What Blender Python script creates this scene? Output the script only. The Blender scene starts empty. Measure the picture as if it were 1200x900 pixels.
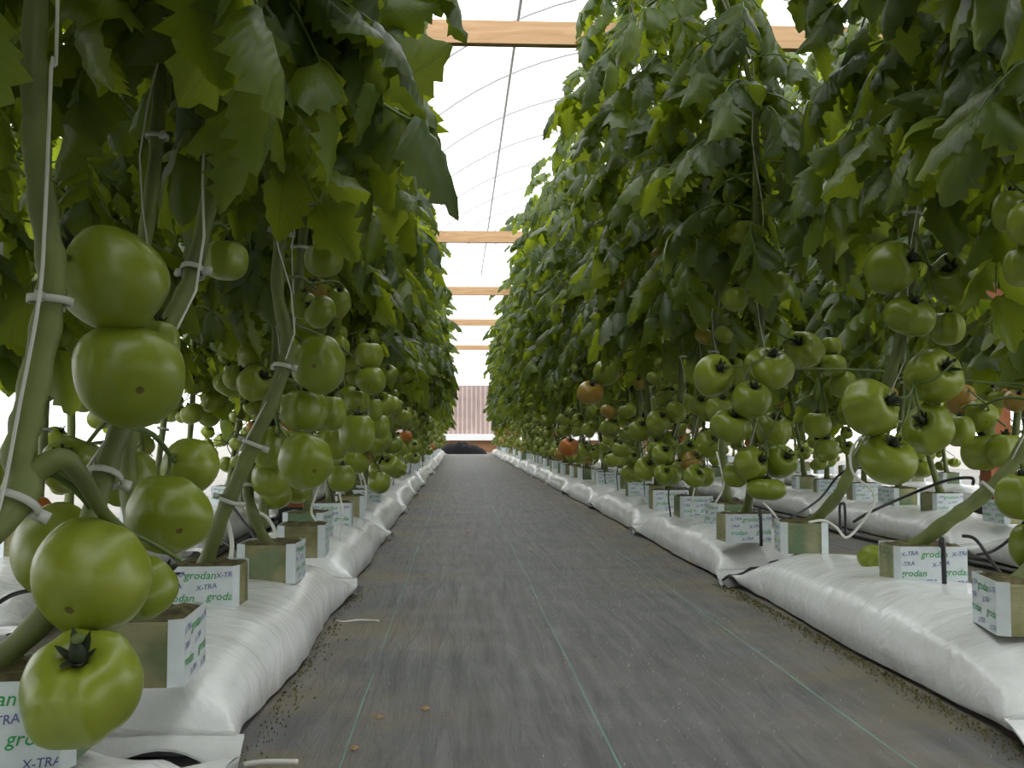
import bpy, math, random
from mathutils import Vector, Matrix, Euler, noise
R = math.radians
random.seed(7)
scn = bpy.context.scene
col = scn.collection

# ------------------------------------------------------------------ camera
FPX = 1167.0
CAM_H = 0.36
cd = bpy.data.cameras.new('camera'); cam = bpy.data.objects.new('camera', cd); col.objects.link(cam)
cd.sensor_width = 36; cd.lens = 36 * FPX / 1200; cd.clip_start = 0.02; cd.clip_end = 200
cam.location = (0, 0, CAM_H)
cam.rotation_euler = Euler((R(90 + 2.99), 0, -R(3.09)), 'XYZ')
scn.camera = cam
CAMR = cam.rotation_euler.to_matrix()
cd.dof.use_dof = False

# ------------------------------------------------------------------ sky + exposure
w = bpy.data.worlds.new('overcast_sky'); scn.world = w; w.use_nodes = True
bg = w.node_tree.nodes['Background']
bg.inputs[0].default_value = (0.965, 0.985, 1.0, 1); bg.inputs[1].default_value = 2.9
vs = scn.view_settings
vs.view_transform = 'Standard'; vs.look = 'None'; vs.gamma = 1; vs.exposure = 0.0; vs.use_curve_mapping = False


def P(px, py, d):
    """point seen at photo pixel (px,py), d metres down the aisle (world Y)"""
    v = CAMR @ Vector(((px - 600) / FPX, -(py - 450) / FPX, -1.0))
    return Vector((0, 0, CAM_H)) + v * (d / v.y)


# ------------------------------------------------------------------ materials
def new_mat(name):
    m = bpy.data.materials.new(name); m.use_nodes = True
    nt = m.node_tree; b = nt.nodes['Principled BSDF']
    return m, nt, b


def N(nt, typ, **kw):
    n = nt.nodes.new(typ)
    for k, v in kw.items():
        if hasattr(n, k): setattr(n, k, v)
        else: n.inputs[k.replace('_', ' ')].default_value = v
    return n


def ramp(nt, src, stops):
    r = nt.nodes.new('ShaderNodeValToRGB'); e = r.color_ramp.elements
    while len(e) < len(stops): e.new(0.5)
    for i, (p, c) in enumerate(stops):
        e[i].position = p; e[i].color = (*c, 1)
    nt.links.new(src, r.inputs[0]); return r.outputs[0]


def mixc(nt, fac, a, b, mode='MIX'):
    m = nt.nodes.new('ShaderNodeMix'); m.data_type = 'RGBA'; m.blend_type = mode
    if isinstance(fac, (int, float)): m.inputs[0].default_value = fac
    else: nt.links.new(fac, m.inputs[0])
    for k, s in ((6, a), (7, b)):
        if isinstance(s, tuple): m.inputs[k].default_value = (*s, 1)
        else: nt.links.new(s, m.inputs[k])
    return m.outputs[2]


def bump(nt, b, h, strength, dist=0.01):
    n = nt.nodes.new('ShaderNodeBump'); n.inputs['Strength'].default_value = strength; n.inputs['Distance'].default_value = dist
    nt.links.new(h, n.inputs['Height']); nt.links.new(n.outputs[0], b.inputs['Normal'])


def simple(name, c, rough=0.6, noise_amt=0.0, scale=20.0, spec=0.5):
    m, nt, b = new_mat(name)
    b.inputs['Roughness'].default_value = rough; b.inputs['Specular IOR Level'].default_value = spec
    if noise_amt:
        tc = N(nt, 'ShaderNodeTexCoord'); n = N(nt, 'ShaderNodeTexNoise', Scale=scale, Detail=3.0)
        nt.links.new(tc.outputs['Object'], n.inputs['Vector'])
        lo = tuple(x * (1 - noise_amt) for x in c); hi = tuple(min(1, x * (1 + noise_amt)) for x in c)
        nt.links.new(ramp(nt, n.outputs[0], [(0.3, lo), (0.7, hi)]), b.inputs['Base Color'])
    else:
        b.inputs['Base Color'].default_value = (*c, 1)
    return m


M = {}


def leaf_material(name, base_lo, base_hi, trans, fac):
    m, nt, b = new_mat(name)
    oi = N(nt, 'ShaderNodeObjectInfo')
    uv = N(nt, 'ShaderNodeUVMap')
    sx = N(nt, 'ShaderNodeSeparateXYZ'); nt.links.new(uv.outputs[0], sx.inputs[0])
    # side veins: stripes slanting from midrib; u in 0..1 (0.5 = midrib)
    a = N(nt, 'ShaderNodeMath', operation='SUBTRACT'); nt.links.new(sx.outputs[0], a.inputs[0]); a.inputs[1].default_value = 0.5
    ab = N(nt, 'ShaderNodeMath', operation='ABSOLUTE'); nt.links.new(a.outputs[0], ab.inputs[0])
    sl = N(nt, 'ShaderNodeMath', operation='MULTIPLY_ADD'); nt.links.new(ab.outputs[0], sl.inputs[0]); sl.inputs[1].default_value = -0.55
    nt.links.new(sx.outputs[1], sl.inputs[2])
    fr = N(nt, 'ShaderNodeMath', operation='PINGPONG'); nt.links.new(sl.outputs[0], fr.inputs[0]); fr.inputs[1].default_value = 0.05
    v1 = N(nt, 'ShaderNodeMath', operation='LESS_THAN'); nt.links.new(fr.outputs[0], v1.inputs[0]); v1.inputs[1].default_value = 0.004
    v2 = N(nt, 'ShaderNodeMath', operation='LESS_THAN'); nt.links.new(ab.outputs[0], v2.inputs[0]); v2.inputs[1].default_value = 0.02
    vm = N(nt, 'ShaderNodeMath', operation='MAXIMUM'); nt.links.new(v1.outputs[0], vm.inputs[0]); nt.links.new(v2.outputs[0], vm.inputs[1])
    c = mixc(nt, oi.outputs['Random'], base_lo, base_hi)
    vc = N(nt, 'ShaderNodeMath', operation='MULTIPLY'); nt.links.new(vm.outputs[0], vc.inputs[0]); vc.inputs[1].default_value = 0.35
    c2 = mixc(nt, vc.outputs[0], c, (0.14, 0.2, 0.06))
    nt.links.new(c2, b.inputs['Base Color'])
    b.inputs['Roughness'].default_value = 0.40; b.inputs['Specular IOR Level'].default_value = 0.5
    bump(nt, b, fr.outputs[0], 0.28, 0.03)
    t = N(nt, 'ShaderNodeBsdfTranslucent')
    tcol = mixc(nt, vm.outputs[0], trans, tuple(x * 0.8 for x in trans))
    nt.links.new(tcol, t.inputs[0])
    mx = N(nt, 'ShaderNodeMixShader'); mx.inputs[0].default_value = fac
    nt.links.new(b.outputs[0], mx.inputs[1]); nt.links.new(t.outputs[0], mx.inputs[2])
    nt.links.new(mx.outputs[0], nt.nodes['Material Output'].inputs[0])
    return m


M['leaf'] = leaf_material('leaf_green', (0.052, 0.088, 0.018), (0.090, 0.140, 0.024), (0.44, 0.54, 0.028), 0.47)
M['leaf2'] = leaf_material('leaf_blue_green', (0.052, 0.084, 0.030), (0.078, 0.116, 0.038), (0.34, 0.44, 0.03), 0.36)
M['leaf3'] = leaf_material('leaf_young', (0.09, 0.145, 0.022), (0.13, 0.19, 0.028), (0.48, 0.56, 0.04), 0.50)


def tomato_material(name, lo, hi, blush, spec=0.5):
    m, nt, b = new_mat(name)
    oi = N(nt, 'ShaderNodeObjectInfo'); tc = N(nt, 'ShaderNodeTexCoord')
    n = N(nt, 'ShaderNodeTexNoise', Scale=3.0, Detail=4.0); nt.links.new(tc.outputs['Object'], n.inputs['Vector'])
    c = mixc(nt, oi.outputs['Random'], lo, hi)
    f = N(nt, 'ShaderNodeMapRange'); nt.links.new(n.outputs[0], f.inputs[0])
    f.inputs[1].default_value = 0.45; f.inputs[2].default_value = 0.8; f.inputs[3].default_value = 0; f.inputs[4].default_value = 0.45
    c = mixc(nt, f.outputs[0], c, blush)
    # corky scar at the blossom end (local -Z)
    sx = N(nt, 'ShaderNodeSeparateXYZ'); nt.links.new(tc.outputs['Object'], sx.inputs[0])
    cx = N(nt, 'ShaderNodeCombineXYZ'); nt.links.new(sx.outputs[0], cx.inputs[0]); nt.links.new(sx.outputs[1], cx.inputs[1])
    ln = N(nt, 'ShaderNodeVectorMath', operation='LENGTH'); nt.links.new(cx.outputs[0], ln.inputs[0])
    n2 = N(nt, 'ShaderNodeTexNoise', Scale=14.0); nt.links.new(tc.outputs['Object'], n2.inputs['Vector'])
    ad = N(nt, 'ShaderNodeMath', operation='MULTIPLY_ADD'); nt.links.new(n2.outputs[0], ad.inputs[0]); ad.inputs[1].default_value = 0.06; nt.links.new(ln.outputs['Value'], ad.inputs[2])
    lt = N(nt, 'ShaderNodeMath', operation='LESS_THAN'); nt.links.new(ad.outputs[0], lt.inputs[0]); lt.inputs[1].default_value = 0.068
    ng = N(nt, 'ShaderNodeMath', operation='LESS_THAN'); nt.links.new(sx.outputs[2], ng.inputs[0]); ng.inputs[1].default_value = 0.0
    sc = N(nt, 'ShaderNodeMath', operation='MULTIPLY'); nt.links.new(lt.outputs[0], sc.inputs[0]); nt.links.new(ng.outputs[0], sc.inputs[1])
    c = mixc(nt, sc.outputs[0], c, (0.11, 0.075, 0.02))
    nt.links.new(c, b.inputs['Base Color'])
    b.inputs['Roughness'].default_value = 0.31; b.inputs['Specular IOR Level'].default_value = spec
    b.inputs['Subsurface Weight'].default_value = 0.0
    return m


M['tomato'] = tomato_material('tomato_green', (0.165, 0.215, 0.014), (0.225, 0.270, 0.022), (0.125, 0.172, 0.010))
M['tomato_turn'] = tomato_material('tomato_turning', (0.24, 0.21, 0.022), (0.32, 0.19, 0.03), (0.42, 0.14, 0.025))
M['tomato_ripe'] = tomato_material('tomato_orange', (0.42, 0.13, 0.025), (0.48, 0.16, 0.03), (0.35, 0.20, 0.03))
M['calyx'] = simple('calyx_dark_green', (0.020, 0.031, 0.010), 0.75, 0.4, 4)
M['stem'] = simple('stem_green', (0.125, 0.155, 0.04), 0.55, 0.3, 14)
M['stalk'] = simple('stalk_green', (0.10, 0.145, 0.03), 0.55, 0.25, 30)
M['petiole'] = simple('petiole_green', (0.14, 0.21, 0.05), 0.5)
M['clip'] = simple('clip_plastic', (0.48, 0.50, 0.44), 0.35)
M['twine'] = simple('twine_white', (0.6, 0.6, 0.55), 0.8)
M['black'] = simple('black_plastic', (0.012, 0.012, 0.014), 0.4)
M['whitetube'] = simple('white_tube', (0.68, 0.68, 0.62), 0.45)
M['greenprint'] = simple('print_green', (0.03, 0.30, 0.08), 0.5)
M['violetprint'] = simple('print_violet', (0.10, 0.11, 0.30), 0.5)
M['sleeve'] = simple('sleeve_film', (0.60, 0.66, 0.67), 0.35, 0.06, 60)
M['metal'] = simple('galvanised', (0.42, 0.42, 0.43), 0.5)
M['red_post'] = simple('post_stained', (0.30, 0.09, 0.025), 0.6, 0.3, 12)
M['tarp'] = simple('black_sheeting', (0.005, 0.005, 0.006), 0.8, spec=0.12)
M['ledge'] = simple('white_board', (0.75, 0.75, 0.73), 0.5)
M['perlite'] = simple('perlite', (0.40, 0.385, 0.33), 0.9)
M['crumb'] = simple('dry_crumbs', (0.12, 0.11, 0.03), 0.9, 0.7, 60)
M['dead'] = simple('dry_leaf', (0.33, 0.21, 0.10), 0.8)


def wood_material(name, a, bcol):
    m, nt, b = new_mat(name)
    tc = N(nt, 'ShaderNodeTexCoord'); mp = N(nt, 'ShaderNodeMapping'); mp.inputs['Scale'].default_value = (1.2, 12, 12)
    nt.links.new(tc.outputs['Object'], mp.inputs[0])
    n = N(nt, 'ShaderNodeTexNoise', Scale=3.0, Detail=5.0, Distortion=1.2); nt.links.new(mp.outputs[0], n.inputs['Vector'])
    nt.links.new(ramp(nt, n.outputs[0], [(0.3, a), (0.7, bcol)]), b.inputs['Base Color'])
    b.inputs['Roughness'].default_value = 0.6
    return m


M['beam'] = wood_material('beam_timber', (0.50, 0.28, 0.13), (0.66, 0.42, 0.22))
M['board'] = wood_material('sill_timber', (0.22, 0.10, 0.04), (0.32, 0.16, 0.07))


def film_material():
    m, nt, b = new_mat('greenhouse_film')
    nt.nodes.remove(b)
    t = N(nt, 'ShaderNodeBsdfTransparent'); t.inputs[0].default_value = (0.97, 0.97, 0.97, 1)
    l = N(nt, 'ShaderNodeBsdfTranslucent'); l.inputs[0].default_value = (0.9, 0.9, 0.9, 1)
    mx = N(nt, 'ShaderNodeMixShader'); mx.inputs[0].default_value = 0.25
    nt.links.new(t.outputs[0], mx.inputs[1]); nt.links.new(l.outputs[0], mx.inputs[2])
    nt.links.new(mx.outputs[0], nt.nodes['Material Output'].inputs[0])
    return m


M['film'] = film_material()


def bag_material():
    m, nt, b = new_mat('grow_bag_plastic')
    tc = N(nt, 'ShaderNodeTexCoord')
    n = N(nt, 'ShaderNodeTexNoise', Scale=5.0, Detail=6.0, Roughness=0.65); nt.links.new(tc.outputs['Object'], n.inputs['Vector'])
    nt.links.new(ramp(nt, n.outputs[0], [(0.25, (0.58, 0.585, 0.57)), (0.5, (0.74, 0.75, 0.75)), (0.75, (0.79, 0.80, 0.81))]), b.inputs['Base Color'])
    mp = N(nt, 'ShaderNodeMapping'); mp.inputs['Scale'].default_value = (5, 13, 8); mp.inputs['Rotation'].default_value = (0, 0, 0.5)
    nt.links.new(tc.outputs['Object'], mp.inputs[0])
    n2 = N(nt, 'ShaderNodeTexNoise', Scale=1.6, Detail=4.0, Distortion=1.5); nt.links.new(mp.outputs[0], n2.inputs['Vector'])
    bump(nt, b, n2.outputs[0], 0.17, 0.03)
    b.inputs['Roughness'].default_value = 0.22
    return m


M['bag'] = bag_material()
M['bag_inside'] = simple('bag_inside_grey', (0.16, 0.16, 0.155), 0.6, 0.3, 20)


def block_material():
    m, nt, b = new_mat('rockwool')
    tc = N(nt, 'ShaderNodeTexCoord'); oi = N(nt, 'ShaderNodeObjectInfo')
    ofs = N(nt, 'ShaderNodeVectorMath', operation='MULTIPLY_ADD'); nt.links.new(oi.outputs['Random'], ofs.inputs[0])
    ofs.inputs[1].default_value = (3, 5, 7); nt.links.new(tc.outputs['Object'], ofs.inputs[2])
    n = N(nt, 'ShaderNodeTexNoise', Scale=16.0, Detail=3.0); nt.links.new(ofs.outputs[0], n.inputs['Vector'])
    n2 = N(nt, 'ShaderNodeTexNoise', Scale=9.0, Detail=2.0); nt.links.new(ofs.outputs[0], n2.inputs['Vector'])
    c = ramp(nt, n.outputs[0], [(0.3, (0.15, 0.14, 0.055)), (0.5, (0.26, 0.25, 0.125)), (0.75, (0.36, 0.34, 0.21))])
    f = ramp(nt, n2.outputs[0], [(0.47, (0, 0, 0)), (0.62, (0.7, 0.7, 0.7))])
    c = mixc(nt, f, c, (0.075, 0.17, 0.095))
    mp = N(nt, 'ShaderNodeMapping'); mp.inputs['Scale'].default_value = (60, 60, 150); nt.links.new(tc.outputs['Object'], mp.inputs[0])
    n3 = N(nt, 'ShaderNodeTexNoise', Scale=1.0, Detail=2.0); nt.links.new(mp.outputs[0], n3.inputs['Vector'])
    nt.links.new(c, b.inputs['Base Color']); b.inputs['Roughness'].default_value = 0.9
    bump(nt, b, n3.outputs[0], 0.45, 0.006)
    return m


M['block'] = block_material()
M['block_top'] = simple('block_top_algae', (0.10, 0.085, 0.035), 0.95, 0.6, 45)


def floor_material():
    m, nt, b = new_mat('woven_ground_cover')
    tc = N(nt, 'ShaderNodeTexCoord'); pos = tc.outputs['Object']
    sx = N(nt, 'ShaderNodeSeparateXYZ'); nt.links.new(pos, sx.inputs[0])
    mp = N(nt, 'ShaderNodeMapping'); mp.inputs['Scale'].default_value = (19, 1.8, 1); nt.links.new(pos, mp.inputs[0])
    n1 = N(nt, 'ShaderNodeTexNoise', Scale=2.0, Detail=7.0, Roughness=0.7, Distortion=0.6); nt.links.new(mp.outputs[0], n1.inputs['Vector'])
    c = ramp(nt, n1.outputs[0], [(0.26, (0.058, 0.058, 0.060)), (0.48, (0.125, 0.124, 0.124)), (0.70, (0.195, 0.193, 0.192))])
    # brown dust patches, more of them near the bags
    n2 = N(nt, 'ShaderNodeTexNoise', Scale=3.6, Detail=6.0, Roughness=0.6); nt.links.new(pos, n2.inputs['Vector'])
    f2 = ramp(nt, n2.outputs[0], [(0.42, (0, 0, 0)), (0.64, (1, 1, 1))])
    dx = N(nt, 'ShaderNodeMath', operation='SUBTRACT'); nt.links.new(sx.outputs[0], dx.inputs[0]); dx.inputs[1].default_value = 0.20
    da = N(nt, 'ShaderNodeMath', operation='ABSOLUTE'); nt.links.new(dx.outputs[0], da.inputs[0])
    edge = N(nt, 'ShaderNodeMapRange'); nt.links.new(da.outputs[0], edge.inputs[0])
    edge.inputs[1].default_value = 0.12; edge.inputs[2].default_value = 0.42; edge.inputs[3].default_value = 0.06; edge.inputs[4].default_value = 0.9
    mu = N(nt, 'ShaderNodeMath', operation='MULTIPLY'); nt.links.new(f2, mu.inputs[0]); nt.links.new(edge.outputs[0], mu.inputs[1])
    c = mixc(nt, mu.outputs[0], c, (0.235, 0.19, 0.105))
    # cross creases
    mp3 = N(nt, 'ShaderNodeMapping'); mp3.inputs['Scale'].default_value = (3.0, 6, 1); nt.links.new(pos, mp3.inputs[0])
    n4 = N(nt, 'ShaderNodeTexNoise', Scale=1.5, Detail=4.0); nt.links.new(mp3.outputs[0], n4.inputs['Vector'])
    c = mixc(nt, 0.22, c, ramp(nt, n4.outputs[0], [(0.35, (0.055, 0.055, 0.056)), (0.65, (0.185, 0.183, 0.182))]))
    # woven-in green tracer lines
    n5 = N(nt, 'ShaderNodeTexNoise', Scale=2.2, Detail=1.0); n5.noise_dimensions = '1D'; nt.links.new(sx.outputs[1], n5.inputs['W'])
    wob = N(nt, 'ShaderNodeMath', operation='MULTIPLY_ADD'); nt.links.new(n5.outputs[0], wob.inputs[0]); wob.inputs[1].default_value = 0.008; nt.links.new(sx.outputs[0], wob.inputs[2])
    n6 = N(nt, 'ShaderNodeTexNoise', Scale=5.0, Detail=3.0); nt.links.new(pos, n6.inputs['Vector'])
    for x0, st in ((-0.128, 0.75), (0.176, 0.75), (0.50, 1.0)):
        s = N(nt, 'ShaderNodeMath', operation='SUBTRACT'); nt.links.new(wob.outputs[0], s.inputs[0]); s.inputs[1].default_value = x0 + 0.004
        a = N(nt, 'ShaderNodeMath', operation='ABSOLUTE'); nt.links.new(s.outputs[0], a.inputs[0])
        l = N(nt, 'ShaderNodeMath', operation='LESS_THAN'); nt.links.new(a.outputs[0], l.inputs[0]); l.inputs[1].default_value = 0.0013
        k = N(nt, 'ShaderNodeMapRange'); nt.links.new(n6.outputs[0], k.inputs[0]); k.inputs[1].default_value = 0.35; k.inputs[2].default_value = 0.6; k.inputs[3].default_value = 0.2; k.inputs[4].default_value = st
        g = N(nt, 'ShaderNodeMath', operation='MULTIPLY'); nt.links.new(l.outputs[0], g.inputs[0]); nt.links.new(k.outputs[0], g.inputs[1])
        c = mixc(nt, g.outputs[0], c, (0.17, 0.36, 0.29))
    nt.links.new(c, b.inputs['Base Color']); b.inputs['Roughness'].default_value = 0.55; b.inputs['Specular IOR Level'].default_value = 0.4
    # weave relief and long soft creases
    wv = N(nt, 'ShaderNodeTexWave', Scale=60.0); wv.bands_direction = 'X'; nt.links.new(pos, wv.inputs['Vector'])
    wa = N(nt, 'ShaderNodeTexWave', Scale=60.0); wa.bands_direction = 'Y'; nt.links.new(pos, wa.inputs['Vector'])
    s2 = N(nt, 'ShaderNodeMath', operation='ADD'); nt.links.new(wv.outputs[1], s2.inputs[0]); nt.links.new(wa.outputs[1], s2.inputs[1])
    s3 = N(nt, 'ShaderNodeMath', operation='MULTIPLY_ADD'); nt.links.new(s2.outputs[0], s3.inputs[0]); s3.inputs[1].default_value = 0.022; nt.links.new(n1.outputs[0], s3.inputs[2])
    bump(nt, b, s3.outputs[0], 0.5, 0.02)
    return m


M['floor'] = floor_material()
M['panel'] = simple('corrugated_panel', (0.46, 0.36, 0.33), 0.5, 0.1, 4)
M['earth'] = simple('gravel_ground', (0.20, 0.18, 0.14), 0.9, 0.3, 3)


# ------------------------------------------------------------------ mesh helpers
class MB:
    def __init__(s): s.v = []; s.f = []; s.uv = []; s.m = []; s.smooth = True

    def add(s, verts, faces, uvs=None, mat=0):
        o = len(s.v); s.v += [tuple(p) for p in verts]
        for k, f in enumerate(faces):
            s.f.append(tuple(i + o for i in f)); s.m.append(mat)
            s.uv.append([uvs[i] for i in f] if uvs else [(0.5, 0.5)] * len(f))

    def tube(s, pts, radii, seg=8, mat=0, caps=True):
        pts = [Vector(p) for p in pts]
        if isinstance(radii, (int, float)): radii = [radii] * len(pts)
        vs = []; fs = []; prev = None
        for i, p in enumerate(pts):
            t = (pts[min(i + 1, len(pts) - 1)] - pts[max(i - 1, 0)])
            t = t.normalized() if t.length > 1e-9 else Vector((0, 0, 1))
            if prev is None:
                a = t.cross(Vector((0, 0, 1)) if abs(t.z) < 0.9 else Vector((1, 0, 0))).normalized()
            else:
                a = (prev - t * prev.dot(t)).normalized()
            prev = a; bb = t.cross(a)
            for k in range(seg):
                an = 2 * math.pi * k / seg
                vs.append(p + (a * math.cos(an) + bb * math.sin(an)) * radii[i])
        n = len(pts)
        for i in range(n - 1):
            for k in range(seg):
                k2 = (k + 1) % seg
                fs.append((i * seg + k, i * seg + k2, (i + 1) * seg + k2, (i + 1) * seg + k))
        if caps:
            fs.append(tuple(range(seg))[::-1]); fs.append(tuple(range((n - 1) * seg, n * seg)))
        s.add(vs, fs, None, mat); return s

    def box(s, c, d, mat=0, mtx=None):
        vs = [Vector((c[0] + sx * d[0] / 2, c[1] + sy * d[1] / 2, c[2] + sz * d[2] / 2)) for sx in (-1, 1) for sy in (-1, 1) for sz in (-1, 1)]
        if mtx: vs = [mtx @ p for p in vs]
        s.add(vs, [(0, 1, 3, 2), (4, 6, 7, 5), (0, 4, 5, 1), (2, 3, 7, 6), (0, 2, 6, 4), (1, 5, 7, 3)], None, mat); return s

    def mesh(s, name, mats, smooth=True):
        me = bpy.data.meshes.new(name); me.from_pydata(s.v, [], s.f)
        for m in (mats if isinstance(mats, (list, tuple)) else [mats]): me.materials.append(M[m])
        me.polygons.foreach_set('use_smooth', [smooth] * len(s.f))
        if any(s.m): me.polygons.foreach_set('material_index', s.m)
        ul = me.uv_layers.new(name='UVMap')
        flat = [c for f in s.uv for p in f for c in p]
        ul.data.foreach_set('uv', flat)
        me.update(); return me


def obj(name, me, parent=None, mtx=None):
    o = bpy.data.objects.new(name, me); col.objects.link(o)
    if parent is not None: o.parent = parent
    if mtx is not None: o.matrix_basis = mtx
    return o


def tag(o, label=None, cat=None, group=None, kind=None):
    if label: o['label'] = label
    if cat: o['category'] = cat
    if group: o['group'] = group
    if kind: o['kind'] = kind
    return o


def thing(name, loc, label, cat, group=None, rz=0):
    o = bpy.data.objects.new(name, None); col.objects.link(o); o.empty_display_size = 0.05
    o.location = loc; o.rotation_euler = (0, 0, rz)
    return tag(o, label, cat, group)


def catmull(pts, sub=5):
    pts = [Vector(p) for p in pts]; out = []
    for i in range(len(pts) - 1):
        p0 = pts[max(i - 1, 0)]; p1 = pts[i]; p2 = pts[i + 1]; p3 = pts[min(i + 2, len(pts) - 1)]
        for k in range(sub):
            t = k / sub
            out.append(0.5 * ((2 * p1) + (p2 - p0) * t + (2 * p0 - 5 * p1 + 4 * p2 - p3) * t * t + (3 * p1 - p0 - 3 * p2 + p3) * t ** 3))
    out.append(pts[-1]); return out


def TRS(loc, rot=None, scale=(1, 1, 1)):
    m = Matrix.Translation(loc)
    if rot is not None: m = m @ (rot.to_matrix().to_4x4() if not isinstance(rot, Matrix) else rot.to_4x4())
    return m @ Matrix.Diagonal((*scale, 1))


# ------------------------------------------------------------------ the setting
Y0, Y1 = -3.0, 22.0
XC, RAD, ZC = 2.0, 3.6, 0.67
XL, XR = -1.5, 5.5
mb = MB(); mb.add([(-25, -25, 0), (35, -25, 0), (35, 50, 0), (-25, 50, 0)], [(0, 1, 2, 3)])
tag(obj('ground', mb.mesh('ground', 'earth'), None, Matrix.Translation((0, 0, -0.012))), kind='structure')
mb = MB(); nx, ny = 60, 60
vs = []
for j in range(ny + 1):
    for i in range(nx + 1):
        x = XL + (XR - XL) * i / nx; y = Y0 + (Y1 - Y0) * j / ny
        vs.append((x, y, 0.0025 * noise.noise(Vector((x * 2.5, y * 1.1, 0)))))
mb.add(vs, [(j * (nx + 1) + i, j * (nx + 1) + i + 1, (j + 1) * (nx + 1) + i + 1, (j + 1) * (nx + 1) + i) for j in range(ny) for i in range(nx)])
tag(obj('floor', mb.mesh('floor', 'floor')), kind='structure')


def arch(n=40):
    a0 = math.acos((XR - XC) / RAD)
    return [(XC + RAD * math.cos(a), ZC + RAD * math.sin(a)) for a in (a0 + (math.pi - 2 * a0) * i / n for i in range(n + 1))]


AR = arch()
ZS = AR[0][1]
mb = MB(); n = len(AR)
mb.add([(x, Y0, z) for x, z in AR] + [(x, Y1, z) for x, z in AR], [(i, i + 1, n + i + 1, n + i) for i in range(n - 1)])
tag(obj('ceiling', mb.mesh('ceiling', 'film')), kind='structure')
for nm, x in (('wall_left', XL), ('wall_right', XR)):
    mb = MB(); mb.add([(x, Y0, 0), (x, Y1, 0), (x, Y1, ZS), (x, Y0, ZS)], [(0, 1, 2, 3)])
    tag(obj(nm, mb.mesh(nm, 'film')), kind='structure')
for nm, y, zb in (('wall_front', Y0, 0.0), ('wall_back', Y1, 1.48)):
    mb = MB(); pts = [(XR, y, zb)] + [(x, y, z) for x, z in AR] + [(XL, y, zb)]
    mb.add(pts, [tuple(range(len(pts)))])
    wo = tag(obj(nm, mb.mesh(nm, 'film', False)), kind='structure')
# corrugated panels along the foot of the end wall
mb = MB(); k = 80; pw = 1.0
pr = []
for i in range(k + 1):
    x = pw * i / k; ph = (i % 8) / 8
    pr.append((x, 0.02 if 0.2 < ph < 0.7 else -0.02))
mb.add([(x, y, z) for z in (0.4, 1.48) for x, y in pr], [(i, i + 1, k + 2 + i, k + 1 + i) for i in range(k)])
pm = mb.mesh('panel', 'panel', False)
for i in range(7):
    obj('panel', pm, wo, Matrix.Translation((XL + i * 1.0, Y1 - 0.04 - 0.002 * (i % 2), 0)))
mb = MB().box((2, Y1 - 0.16, 0.335), (7.0, 0.24, 0.14)); tag(obj('trim_1', mb.mesh('trim', 'ledge', False)), kind='structure')
mb = MB().box((2, Y1 - 0.10, 0.135), (7.0, 0.05, 0.26)); tag(obj('trim_2', mb.mesh('trim', 'board', False)), kind='structure')

# hoops, purlin, tie beams, posts
hm = MB().tube([(x, 0, z) for x, z in AR], 0.010, 6).mesh('roof_hoop', 'metal')
y = 0.55
while y < Y1:
    tag(obj('roof_hoop', hm, None, Matrix.Translation((0, y, -0.015))), 'thin grey metal hoop arching under the white roof film', 'hoop', 'roof hoops')
    y += 1.3
px_, pz_ = 0.5, ZC + math.sqrt(RAD ** 2 - 1.5 ** 2) - 0.04
tag(obj('roof_purlin', MB().tube([(px_, Y0, pz_), (px_, Y1, pz_)], 0.016, 6).mesh('roof_purlin', 'metal')), 'long thin metal purlin running lengthwise under the roof film', 'purlin')
BEAMS = [(3.9, 1.965), (7.98, 1.965), (10.95, 1.96), (14.1, 1.97), (18.0, 1.96)]
bm_ = MB().box((2.0, 0, 0), (6.72, 0.04, 0.092)).mesh('roof_beam', 'beam', False)
for i, (y, z) in enumerate(BEAMS):
    o = obj('tie_beam', bm_, None, TRS((0, y, z), Euler((0, -0.004, 0.0))))
    tag(o, 'pale sawn timber tie beam crossing overhead under the roof film', 'beam', 'timber tie beams')


def post(x, y, label):
    mb = MB().box((0, 0, 0.96), (0.085, 0.085, 1.92))
    o = thing('support_post', (x, y, 0), label, 'post')
    obj('shaft', mb.mesh('post', 'red_post', False), o)
    obj('foot_wrap', MB().box((0, 0, 0.045), (0.1, 0.1, 0.09)).mesh('foot_wrap', 'black', False), o)


post(-0.63, 3.96 - 0.07, 'reddish brown square wooden post between the two rows by the white side wall')
post(2.15, 3.96 - 0.07, 'reddish brown square wooden post across the path, behind the ripening fruit')

# heap of black sheeting at the far end of the aisle
mb = MB(); nu, nv = 26, 10; vs = []
for j in range(nv + 1):
    for i in range(nu + 1):
        u = i / nu * 2 - 1; v = j / nv * 2 - 1
        h = 0.19 * math.sqrt(max(0, 1 - u * u)) * math.sqrt(max(0, 1 - v * v))
        h *= 0.6 + 0.75 * abs(noise.noise(Vector((u * 2.6, v * 1.4, 3.1)))) + 0.25 * (1 - u) / 2
        vs.append((0.08 + u * 0.5, 20.2 + v * 0.4, 0.004 + h * 1.25))
mb.add(vs, [(j * (nu + 1) + i, j * (nu + 1) + i + 1, (j + 1) * (nu + 1) + i + 1, (j + 1) * (nu + 1) + i) for j in range(nv) for i in range(nu)])
tag(obj('black_sheeting', mb.mesh('black_sheeting', 'tarp')), 'crumpled black plastic sheeting heaped across the end of the path', 'sheeting')

# ------------------------------------------------------------------ grow bags
BAG_TOP = 0.100


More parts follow.
